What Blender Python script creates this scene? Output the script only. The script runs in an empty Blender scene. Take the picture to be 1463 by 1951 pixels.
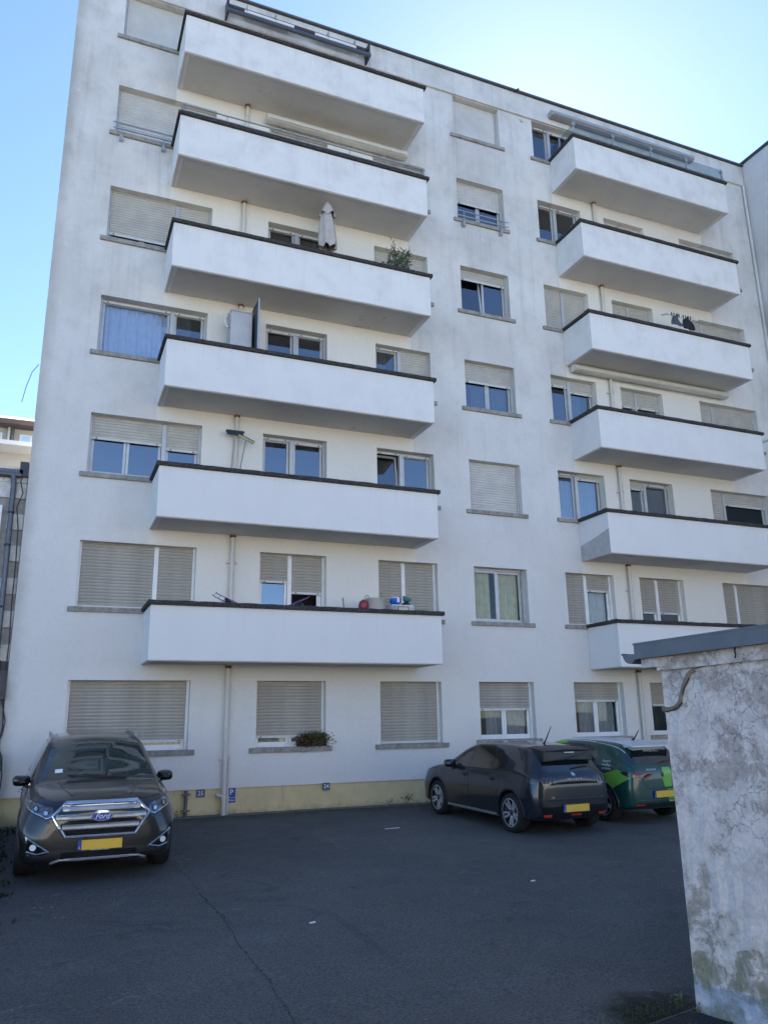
import bpy, bmesh, math, random
from math import sin, cos, pi, radians
from mathutils import Vector, Matrix
from mathutils.bvhtree import BVHTree
from mathutils.geometry import delaunay_2d_cdt

random.seed(7)
sc = bpy.context.scene
COL = sc.collection

# ------------------------------------------------------------------ camera, sky, sun, exposure
YAW, PITCH, ROLL = radians(22.8398), radians(14.8632), radians(-0.9066)
CAM_Y = -16.4774
fw = Vector((sin(YAW) * cos(PITCH), cos(YAW) * cos(PITCH), sin(PITCH)))
rt = Vector((cos(YAW), -sin(YAW), 0)); up = rt.cross(fw)
rt2 = cos(ROLL) * rt + sin(ROLL) * up
up2 = -sin(ROLL) * rt + cos(ROLL) * up
cd = bpy.data.cameras.new('camera'); cam = bpy.data.objects.new('camera', cd); COL.objects.link(cam)
m3 = Matrix((rt2, up2, -fw)).transposed()
cam.matrix_world = Matrix.Translation((0, CAM_Y, 0)) @ m3.to_4x4()
cd.sensor_fit = 'VERTICAL'; cd.sensor_height = 24.0; cd.lens = 1498.07 / 1951 * 24.0
cd.clip_end = 2000; cd.clip_start = 0.05
sc.camera = cam

SUN_AZ, SUN_EL = radians(35.6), radians(38.5)
w = bpy.data.worlds.new("World"); sc.world = w; w.use_nodes = True
nt = w.node_tree; nt.nodes.clear()
sky = nt.nodes.new('ShaderNodeTexSky'); sky.sky_type = 'NISHITA'; sky.sun_disc = False
sky.sun_elevation = SUN_EL; sky.sun_rotation = SUN_AZ
sky.air_density = 0.7; sky.dust_density = 0.10; sky.ozone_density = 4.0
bg = nt.nodes.new('ShaderNodeBackground'); bg.inputs['Strength'].default_value = 0.10
wo = nt.nodes.new('ShaderNodeOutputWorld')
nt.links.new(sky.outputs[0], bg.inputs[0]); nt.links.new(bg.outputs[0], wo.inputs[0])

sl = bpy.data.lights.new('sun', 'SUN'); sl.energy = 5.0; sl.angle = radians(0.53); sl.color = (1.0, 0.95, 0.87)
so = bpy.data.objects.new('sun', sl); COL.objects.link(so)
sd = Vector((sin(SUN_AZ) * cos(SUN_EL), cos(SUN_AZ) * cos(SUN_EL), sin(SUN_EL)))
so.rotation_euler = sd.to_track_quat('Z', 'Y').to_euler(); so.location = (20, 30, 40)

sc.view_settings.view_transform = 'Standard'; sc.view_settings.look = 'None'
sc.view_settings.exposure = 1.97; sc.view_settings.gamma = 1.0; sc.view_settings.use_curve_mapping = False
sc.render.engine = 'CYCLES'
sc.cycles.max_bounces = 8; sc.cycles.diffuse_bounces = 4; sc.cycles.glossy_bounces = 4
sc.cycles.transparent_max_bounces = 12; sc.cycles.use_denoising = True
sc.cycles.caustics_reflective = False; sc.cycles.caustics_refractive = False

# ------------------------------------------------------------------ helpers
class MB:
    def __init__(s): s.v = []; s.f = []; s.sm = []
    def add(s, vs, fs, smooth=False):
        o = len(s.v); s.v += [tuple(p) for p in vs]
        for f in fs: s.f.append(tuple(i + o for i in f)); s.sm.append(smooth)
        return s
    def box(s, x0, x1, y0, y1, z0, z1, M=None):
        vs = [(x0, y0, z0), (x1, y0, z0), (x1, y1, z0), (x0, y1, z0), (x0, y0, z1), (x1, y0, z1), (x1, y1, z1), (x0, y1, z1)]
        if M is not None: vs = [M @ Vector(p) for p in vs]
        return s.add(vs, [(0, 3, 2, 1), (4, 5, 6, 7), (0, 1, 5, 4), (1, 2, 6, 5), (2, 3, 7, 6), (3, 0, 4, 7)])
    def quad(s, a, b, c, d): return s.add([a, b, c, d], [(0, 1, 2, 3)])
    def tube(s, pts, r, n=8, cap=True):
        pts = [Vector(p) for p in pts]; rs = r if isinstance(r, (list, tuple)) else [r] * len(pts)
        rings = []; prev = None
        for i, p in enumerate(pts):
            t = (pts[min(i + 1, len(pts) - 1)] - pts[max(i - 1, 0)]).normalized()
            if prev is None:
                a = t.orthogonal().normalized()
            else:
                a = (prev - t * prev.dot(t)); a = a.normalized() if a.length > 1e-6 else t.orthogonal().normalized()
            prev = a; b = t.cross(a)
            rings.append([p + (a * cos(2 * pi * k / n) + b * sin(2 * pi * k / n)) * rs[i] for k in range(n)])
        vs = [q for ring in rings for q in ring]; fs = []
        for i in range(len(pts) - 1):
            for k in range(n):
                fs.append((i * n + k, i * n + (k + 1) % n, (i + 1) * n + (k + 1) % n, (i + 1) * n + k))
        s.add(vs, fs, True)
        if cap:
            s.add(rings[0], [tuple(range(n - 1, -1, -1))]); s.add(rings[-1], [tuple(range(n))])
        return s
    def lathe(s, prof, M=None, n=24, smooth=True, a0=0.0, a1=2 * pi):
        # prof: list of (r, z); axis z
        full = abs(a1 - a0 - 2 * pi) < 1e-6
        k = n if full else n + 1; vs = []
        for r, z in prof:
            for i in range(k):
                a = a0 + (a1 - a0) * i / n; vs.append(Vector((r * cos(a), r * sin(a), z)))
        if M is not None: vs = [M @ p for p in vs]
        fs = []
        for j in range(len(prof) - 1):
            for i in range(n):
                i2 = (i + 1) % k if full else i + 1
                fs.append((j * k + i, j * k + i2, (j + 1) * k + i2, (j + 1) * k + i))
        return s.add(vs, fs, smooth)
    def prism(s, poly, y0, y1, M=None):
        # poly in (x,z), extruded along y
        n = len(poly); vs = [Vector((x, y0, z)) for x, z in poly] + [Vector((x, y1, z)) for x, z in poly]
        if M is not None: vs = [M @ p for p in vs]
        fs = [tuple(range(n)), tuple(range(2 * n - 1, n - 1, -1))]
        for i in range(n):
            j = (i + 1) % n; fs.append((j, i, n + i, n + j))
        return s.add(vs, fs)
    def mesh(s, name, mat=None):
        me = bpy.data.meshes.new(name); me.from_pydata(s.v, [], s.f)
        me.polygons.foreach_set('use_smooth', s.sm)
        if mat: me.materials.append(mat)
        me.update()
        return me
    def build(s, name, mat, parent=None, bevel=0, loc=None, label=None):
        o = bpy.data.objects.new(name, s.mesh(name, mat)); COL.objects.link(o)
        if parent is not None: o.parent = parent
        if loc is not None: o.location = loc
        if label: o['label'] = label
        if bevel:
            b = o.modifiers.new('bevel', 'BEVEL'); b.width = bevel; b.segments = 2; b.limit_method = 'ANGLE'; b.angle_limit = radians(40)
        return o

def link_mesh(name, me, parent=None, loc=None, rot=None):
    o = bpy.data.objects.new(name, me); COL.objects.link(o); o.parent = parent
    if loc is not None: o.location = loc
    if rot is not None: o.rotation_euler = rot
    return o

def thing(name, label, cat, loc=(0, 0, 0), rz=0, group=None):
    o = bpy.data.objects.new(name, None); COL.objects.link(o); o.location = loc; o.rotation_euler = (0, 0, rz)
    o.empty_display_size = 0.2
    return tag(o, label, cat, group)

def tag(o, label, cat, group=None):
    o['label'] = label; o['category'] = cat
    if group: o['group'] = group
    return o

def ground_z(y):
    if y >= 0: return -1.75
    if y > -26: return -1.75 + 0.025 * y
    return -2.4

# ------------------------------------------------------------------ materials
class NB:
    """small node-building helper around a Principled material"""
    def __init__(s, name):
        s.m = bpy.data.materials.new(name); s.m.use_nodes = True; s.t = s.m.node_tree; s.n = s.t.nodes
        s.p = s.n['Principled BSDF']; s.out = s.n['Material Output']
        s.geo = None
    def L(s, a, b): s.t.links.new(a, b)
    def pos(s):
        if s.geo is None: s.geo = s.n.new('ShaderNodeNewGeometry')
        return s.geo.outputs['Position']
    def obj(s): return s.n.new('ShaderNodeTexCoord').outputs['Object']
    def scaled(s, vec, sx, sy, sz):
        mp = s.n.new('ShaderNodeMapping'); mp.inputs['Scale'].default_value = (sx, sy, sz); s.L(vec, mp.inputs['Vector']); return mp.outputs[0]
    def noise(s, vec, scale, detail=5, rough=.55, dist=0):
        x = s.n.new('ShaderNodeTexNoise'); x.inputs['Scale'].default_value = scale; x.inputs['Detail'].default_value = detail
        x.inputs['Roughness'].default_value = rough; x.inputs['Distortion'].default_value = dist; s.L(vec, x.inputs['Vector']); return x.outputs[0]
    def vor(s, vec, scale, feature='F1', rnd=1):
        x = s.n.new('ShaderNodeTexVoronoi'); x.feature = feature; x.inputs['Scale'].default_value = scale; x.inputs['Randomness'].default_value = rnd
        s.L(vec, x.inputs['Vector']); return x.outputs['Distance']
    def ramp(s, fac, a, b, ca=0.0, cb=1.0):
        x = s.n.new('ShaderNodeMapRange'); x.inputs[1].default_value = a; x.inputs[2].default_value = b
        x.inputs[3].default_value = ca; x.inputs[4].default_value = cb; x.clamp = True; x.interpolation_type = 'SMOOTHSTEP'
        s.L(fac, x.inputs[0]); return x.outputs[0]
    def math(s, op, a, b=None):
        x = s.n.new('ShaderNodeMath'); x.operation = op
        for i, q in enumerate((a, b)):
            if q is None: continue
            if isinstance(q, (int, float)): x.inputs[i].default_value = q
            else: s.L(q, x.inputs[i])
        return x.outputs[0]
    def mix(s, fac, a, b, mode='MIX'):
        x = s.n.new('ShaderNodeMixRGB'); x.blend_type = mode
        for i, q in ((0, fac), (1, a), (2, b)):
            if isinstance(q, (int, float)): x.inputs[i].default_value = q if i == 0 else (q, q, q, 1)
            elif isinstance(q, tuple): x.inputs[i].default_value = (*q, 1)
            else: s.L(q, x.inputs[i])
        return x.outputs[0]
    def sep(s, vec):
        x = s.n.new('ShaderNodeSeparateXYZ'); s.L(vec, x.inputs[0]); return x.outputs
    def color(s, c):
        if isinstance(c, tuple): s.p.inputs['Base Color'].default_value = (*c, 1)
        else: s.L(c, s.p.inputs['Base Color'])
    def bump(s, h, strength=.3, dist=.01):
        b = s.n.new('ShaderNodeBump'); b.inputs['Strength'].default_value = strength; b.inputs['Distance'].default_value = dist
        s.L(h, b.inputs['Height']); s.L(b.outputs[0], s.p.inputs['Normal'])
    def set(s, rough=.6, metal=0, coat=0, ior=None, spec=None):
        if not isinstance(rough, (int, float)): s.L(rough, s.p.inputs['Roughness'])
        else: s.p.inputs['Roughness'].default_value = rough
        s.p.inputs['Metallic'].default_value = metal
        s.p.inputs['Coat Weight'].default_value = coat; s.p.inputs['Coat Roughness'].default_value = .04
        if ior: s.p.inputs['IOR'].default_value = ior
        if spec is not None: s.p.inputs['Specular IOR Level'].default_value = spec
        return s.m

def simple(name, col, rough=.6, metal=0, coat=0, var=.15, vs=6, bump=0, bs=80, ior=None, spec=None):
    b = NB(name); v = b.obj()
    if var:
        n = b.noise(v, vs, 4); f = b.ramp(n, .3, .7, 1 - var, 1 + var)
        b.color(b.mix(1.0, col, f, 'MULTIPLY'))
    else: b.color(col)
    if bump: b.bump(b.noise(v, bs, 3), bump, .004)
    return b.set(rough, metal, coat, ior, spec)

def facade_mat():
    b = NB('white_render'); p = b.pos(); x, y, z = b.sep(p)
    big = b.noise(b.scaled(p, 1, 1, .7), .55, 6, .6); med = b.noise(p, 2.2, 6, .62); fine = b.noise(p, 14, 4, .6)
    streak = b.noise(b.scaled(p, 3.2, 3.2, .22), 1.3, 5, .6)
    hz = b.ramp(z, -1.5, 15, 0.0, 1.0)
    dirt = b.math('MULTIPLY', b.ramp(big, .32, .68), b.math('ADD', b.math('MULTIPLY', hz, .40), .08))
    dirt = b.math('ADD', dirt, b.math('MULTIPLY', b.ramp(streak, .5, .75), b.math('MULTIPLY', hz, .30)))
    dirt = b.math('ADD', dirt, b.math('MULTIPLY', b.ramp(med, .45, .75), b.math('ADD', b.math('MULTIPLY', hz, .20), .05)))
    # rain sheltered strips behind the balconies: cleaner, plus warm bounce light painted as cream
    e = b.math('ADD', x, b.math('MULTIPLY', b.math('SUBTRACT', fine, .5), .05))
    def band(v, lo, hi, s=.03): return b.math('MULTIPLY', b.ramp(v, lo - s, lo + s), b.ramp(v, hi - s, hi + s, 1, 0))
    clean_bounce = b.math('ADD', band(e, 1.66, 7.75), band(e, 12.46, 18.12))
    clean_bounce = b.math('MULTIPLY', clean_bounce, b.math('MULTIPLY', b.ramp(z, 1.1, 1.3), b.ramp(z, 14.85, 15.0, 1, 0)))
    # edge of the building at the left corner is greyer, algae specks
    edge = b.math('MULTIPLY', b.ramp(b.math('ADD', x, b.math('MULTIPLY', med, .5)), -.5, -.15, 1, 0), .5)
    d2 = b.math('MULTIPLY', b.math('ADD', dirt, edge), b.math('SUBTRACT', 1.0, b.math('MULTIPLY', clean_bounce, .8)))
    base = b.mix(clean_bounce, (.72, .705, .675), (.76, .73, .67))
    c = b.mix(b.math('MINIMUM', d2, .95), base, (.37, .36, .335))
    # repair dabs of filler
    dots = b.vor(b.scaled(p, 1, 1, 1), 1.15); dm = b.math('MULTIPLY', b.ramp(b.math('ADD', dots, b.math('MULTIPLY', fine, .05)), .06, .085, 1, 0), b.ramp(big, .42, .6, .1, .75))
    c = b.mix(b.math('MULTIPLY', dm, .6), c, (.75, .75, .74))
    c = b.mix(1.0, c, b.ramp(fine, .3, .7, .975, 1.02), 'MULTIPLY')
    b.color(c); b.bump(b.math('ADD', b.noise(p, 55, 4, .7), b.math('MULTIPLY', med, .5)), .11, .012)
    return b.set(.9, spec=.2)

def balcony_mat():
    b = NB('balcony_paint'); p = b.pos(); x, y, z = b.sep(p)
    med = b.noise(p, 1.6, 6, .6); fine = b.noise(p, 18, 4, .6); hz = b.ramp(z, 2, 16)
    streak = b.noise(b.scaled(p, 4, 4, .25), 1.6, 5, .65)
    d = b.math('MULTIPLY', b.ramp(med, .4, .75), b.math('ADD', b.math('MULTIPLY', hz, .3), .05))
    d = b.math('ADD', d, b.math('MULTIPLY', b.ramp(streak, .52, .8), b.math('ADD', b.math('MULTIPLY', hz, .16), .03)))
    c = b.mix(d, (.76, .75, .73), (.40, .385, .36))
    zz = b.math('FRACT', b.math('DIVIDE', b.math('SUBTRACT', z, 1.15), 2.757)); under = b.ramp(zz, .12, .37)
    st2 = b.math('MULTIPLY', b.math('MULTIPLY', b.ramp(b.noise(b.scaled(p, 9, 9, .3), 1.2, 5, .7), .52, .72), under), b.math('ADD', b.math('MULTIPLY', hz, .16), .08)); c = b.mix(st2, c, (.33, .32, .29))
    sc_ = b.math('MULTIPLY', b.ramp(b.noise(p, 1.1, 3), .6, .7), b.ramp(b.noise(b.scaled(p, 1, 1, 3), 9, 5, .7), .58, .68))
    c = b.mix(b.math('MULTIPLY', sc_, .35), c, (.3, .29, .27))
    b.color(c); b.bump(b.noise(p, 60, 4, .7), .25, .008)
    return b.set(.85, spec=.25)

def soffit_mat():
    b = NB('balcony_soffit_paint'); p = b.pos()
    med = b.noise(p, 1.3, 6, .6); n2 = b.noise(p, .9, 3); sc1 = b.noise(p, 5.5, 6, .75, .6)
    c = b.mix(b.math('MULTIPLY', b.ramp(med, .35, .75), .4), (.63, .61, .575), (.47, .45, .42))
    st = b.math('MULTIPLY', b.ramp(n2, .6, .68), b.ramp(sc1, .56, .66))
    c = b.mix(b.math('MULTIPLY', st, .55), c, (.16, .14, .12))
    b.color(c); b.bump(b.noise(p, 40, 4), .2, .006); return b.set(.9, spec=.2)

def coping_mat():
    b = NB('mossy_coping'); p = b.pos()
    n = b.noise(p, 20, 5, .65); n2 = b.noise(p, 3, 4); l = b.vor(p, 22)
    c = b.mix(b.ramp(n, .35, .7), (.03, .03, .029), (.085, .08, .075))
    c = b.mix(b.math('MULTIPLY', b.ramp(l, .12, .2, 1, 0), b.ramp(n2, .5, .62)), c, (.32, .32, .29))
    b.color(c); b.bump(n, .6, .02); return b.set(.95, spec=.2)

def concrete_mat(name='sill_concrete', a=(.36, .34, .31), bb=(.22, .21, .19)):
    b = NB(name); p = b.pos(); n = b.noise(p, 9, 6, .65); n3 = b.noise(p, 60, 3)
    c = b.mix(b.ramp(n, .35, .7), a, bb); c = b.mix(1.0, c, b.ramp(n3, .3, .7, .88, 1.1), 'MULTIPLY')
    b.color(c); b.bump(n3, .4, .006); return b.set(.9, spec=.25)

def asphalt_mat():
    b = NB('asphalt'); p = b.pos(); x, y, z = b.sep(p)
    big = b.noise(p, .35, 5, .6); med = b.noise(p, 1.6, 6, .65); st = b.noise(b.scaled(p, 1, 1.6, 1), 3.2, 6, .7, .8)
    agg = b.vor(p, 95); sp = b.noise(p, 160, 2, .6); grit = b.noise(p, 45, 4, .75)
    c = b.mix(b.ramp(big, .3, .7), (.080, .077, .071), (.118, .114, .105))
    c = b.mix(b.math('MULTIPLY', b.ramp(med, .5, .75), .5), c, (.14, .138, .132))
    c = b.mix(b.math('MULTIPLY', b.math('MULTIPLY', b.ramp(st, .56, .72), b.ramp(big, .42, .55, 1, 0)), .4), c, (.24, .235, .225))
    c = b.mix(1.0, c, b.ramp(grit, .3, .7, .55, 1.5), 'MULTIPLY')
    c = b.mix(b.math('MULTIPLY', b.ramp(sp, .62, .75), .55), c, (.24, .235, .22))
    oil = b.math('MULTIPLY', b.ramp(b.noise(p, .9, 4, .7, 1.0), .60, .70), .55); c = b.mix(oil, c, (.048, .047, .046))
    tyre = b.math('MULTIPLY', b.ramp(b.noise(b.scaled(p, 2.2, .12, 1), 1.0, 3, .6, .4), .58, .70), .35); c = b.mix(tyre, c, (.06, .06, .06))
    ds = b.n.new('ShaderNodeVectorMath'); ds.operation = 'DISTANCE'; b.L(p, ds.inputs[0]); ds.inputs[1].default_value = (4.25, -11.42, -2.03)
    dd = b.math('MULTIPLY', b.ramp(b.math('ADD', ds.outputs['Value'], b.math('MULTIPLY', b.math('SUBTRACT', b.noise(p, 7, 5, .7), .5), .5)), .28, .5, 1, 0), b.ramp(grit, .2, .5, .6, 1)); c = b.mix(dd, c, (.030, .027, .017))
    # dirt and moss gathered against the house and in the left corner
    dm = b.math('MULTIPLY', b.ramp(b.math('ADD', y, b.math('MULTIPLY', b.math('SUBTRACT', med, .5), 1.6)), -1.0, -.2), b.ramp(grit, .35, .6))
    c = b.mix(b.math('MULTIPLY', dm, .7), c, (.028, .026, .018))
    b.color(c); h = b.math('ADD', b.math('MULTIPLY', agg, .6), grit); b.bump(h, .55, .012)
    return b.set(b.ramp(med, .3, .7, .78, .95), spec=.3)

def shed_mat():
    b = NB('peeling_paint'); p = b.pos(); x, y, z = b.sep(p)
    wob = b.noise(p, 3.5, 5, .65); n1 = b.noise(p, 2.1, 8, .70, .5); n2 = b.noise(p, 6, 7, .72, .4); n3 = b.noise(p, 30, 5, .7)
    va = b.n.new('ShaderNodeVectorMath'); va.operation = 'ADD'; nn = b.n.new('ShaderNodeTexNoise'); nn.inputs['Scale'].default_value = 9; nn.inputs['Detail'].default_value = 5
    b.L(p, nn.inputs['Vector']); sc_ = b.n.new('ShaderNodeVectorMath'); sc_.operation = 'SCALE'; sc_.inputs['Scale'].default_value = .16
    b.L(nn.outputs['Color'], sc_.inputs[0]); b.L(p, va.inputs[0]); b.L(sc_.outputs[0], va.inputs[1])
    cr = b.vor(va.outputs[0], 9.5, 'DISTANCE_TO_EDGE'); cr2 = b.vor(va.outputs[0], 4.2, 'DISTANCE_TO_EDGE')
    paint = b.mix(b.ramp(n2, .35, .7), (.67, .615, .58), (.50, .455, .43))
    tan = b.mix(b.ramp(n3, .3, .7), (.31, .262, .232), (.40, .345, .305))
    hi = b.ramp(z, -1.2, -.6)
    peel = b.math('MULTIPLY', b.ramp(b.math('ADD', b.math('MULTIPLY', n1, .65), b.math('MULTIPLY', n2, .35)), .505, .56), .7)
    c = b.mix(peel, paint, tan)
    crk = b.math('MULTIPLY', b.ramp(b.math('ADD', cr, b.math('MULTIPLY', n3, .03)), .018, .045, 1, 0), b.math('MULTIPLY', hi, b.ramp(wob, .41, .58)))
    crk2 = b.math('MULTIPLY', b.ramp(b.math('ADD', cr2, b.math('MULTIPLY', n3, .04)), .015, .06, 1, 0), b.math('MULTIPLY', b.math('MULTIPLY', hi, .6), b.ramp(n1, .42, .56)))
    c = b.mix(b.math('MULTIPLY', b.math('MAXIMUM', crk, crk2), .7), c, (.20, .175, .165))
    speck = b.math('MULTIPLY', b.ramp(b.vor(p, 38), .1, .17, 1, 0), b.ramp(n2, .5, .6)); c = b.mix(b.math('MULTIPLY', speck, .7), c, (.10, .085, .075))
    # blue first coat showing under the old paint at the foot
    zb = b.math('ADD', z, b.math('MULTIPLY', b.math('SUBTRACT', n3, .5), .02))
    blue = b.math('MULTIPLY', b.ramp(zb, -1.835, -1.82, 1, 0), b.ramp(n1, .38, .5))
    c = b.mix(b.math('MULTIPLY', blue, .75), c, (.30, .39, .50))
    # algae growing up from the ground
    za = b.math('ADD', z, b.math('MULTIPLY', b.math('SUBTRACT', n1, .5), -2.2)); alg = b.math('MULTIPLY', b.ramp(za, -1.95, -1.1, 1, 0), b.ramp(n2, .38, .62))
    c = b.mix(b.math('MULTIPLY', alg, .75), c, (.17, .18, .10))
    drip = b.math('MULTIPLY', b.ramp(b.noise(b.scaled(p, 7, 7, .5), 1.5, 5, .65), .54, .68), b.ramp(z, -.9, -1.3)); c = b.mix(b.math('MULTIPLY', drip, .5), c, (.27, .26, .24))
    c = b.mix(1.0, c, b.ramp(n3, .3, .7, .88, 1.08), 'MULTIPLY')
    b.color(c)
    h = b.math('SUBTRACT', b.math('ADD', b.math('MULTIPLY', n3, .4), n2), b.math('ADD', peel, crk)); b.bump(h, .55, .012)
    return b.set(.85, spec=.25)

def glass_mat(name='window_glass', tint=(.60, .64, .66), ior=2.9):
    m = bpy.data.materials.new(name); m.use_nodes = True; t = m.node_tree; t.nodes.clear()
    o = t.nodes.new('ShaderNodeOutputMaterial'); mx = t.nodes.new('ShaderNodeMixShader'); tr = t.nodes.new('ShaderNodeBsdfTransparent')
    gl = t.nodes.new('ShaderNodeBsdfGlossy'); fr = t.nodes.new('ShaderNodeFresnel'); fr.inputs['IOR'].default_value = ior
    tc = t.nodes.new('ShaderNodeNewGeometry'); no = t.nodes.new('ShaderNodeTexNoise'); no.inputs['Scale'].default_value = .9; no.inputs['Detail'].default_value = 1
    bu = t.nodes.new('ShaderNodeBump'); bu.inputs['Strength'].default_value = .03; bu.inputs['Distance'].default_value = .05
    t.links.new(tc.outputs['Position'], no.inputs['Vector']); t.links.new(no.outputs[0], bu.inputs['Height']); t.links.new(bu.outputs[0], gl.inputs['Normal'])
    tr.inputs[0].default_value = (*tint, 1); gl.inputs['Roughness'].default_value = .01; gl.inputs[0].default_value = (.92, .95, 1, 1)
    bf = t.nodes.new('ShaderNodeMath'); bf.operation = 'SUBTRACT'; bf.inputs[0].default_value = 1; t.links.new(tc.outputs['Backfacing'], bf.inputs[1]); mu = t.nodes.new('ShaderNodeMath'); mu.operation = 'MULTIPLY'
    t.links.new(fr.outputs[0], mu.inputs[0]); t.links.new(bf.outputs[0], mu.inputs[1]); t.links.new(mu.outputs[0], mx.inputs[0]); t.links.new(tr.outputs[0], mx.inputs[1]); t.links.new(gl.outputs[0], mx.inputs[2]); t.links.new(mx.outputs[0], o.inputs[0])
    return m

def rust_pipe_mat():
    b = NB('pipe_paint'); p = b.pos(); n = b.noise(b.scaled(p, 1, 1, .5), 9, 6, .7); big = b.noise(p, 1.1, 2)
    r = b.math('MULTIPLY', b.ramp(n, .56, .66), b.ramp(big, .5, .66)); b.color(b.mix(r, (.60, .575, .52), (.22, .11, .05))); return b.set(.55)

def stone_mat(name, hue):
    b = NB(name); p = b.pos(); n = b.noise(p, 6, 6, .6); b.color(b.mix(b.ramp(n, .3, .7), tuple(h * .82 for h in hue), tuple(h * 1.1 for h in hue)))
    b.bump(b.noise(p, 70, 4, .7), .4, .006); return b.set(.85, spec=.3)

def leaf_mat(name, a, bb):
    b = NB(name); oi = b.n.new('ShaderNodeNewGeometry'); f = oi.outputs['Random Per Island']
    b.color(b.mix(f, a, bb)); return b.set(.55)

def plinth_mat():
    b = NB('ochre_plinth'); p = b.pos(); x, y, z = b.sep(p); n = b.noise(p, 1.6, 5, .6); m = b.noise(p, 11, 6, .7); s_ = b.noise(b.scaled(p, 3, 3, .4), 3, 5, .7)
    c = b.mix(b.ramp(n, .3, .7), (.68, .57, .33), (.58, .48, .27))
    sp = b.math('MULTIPLY', b.ramp(b.math('ADD', z, b.math('MULTIPLY', b.math('SUBTRACT', m, .5), -.35)), -1.80, -1.62, 1, 0), .5); c = b.mix(sp, c, (.13, .12, .085))
    c = b.mix(b.math('MULTIPLY', b.ramp(s_, .56, .7), .3), c, (.30, .27, .18))
    b.color(c); b.bump(m, .3, .006); return b.set(.9, spec=.2)

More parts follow.
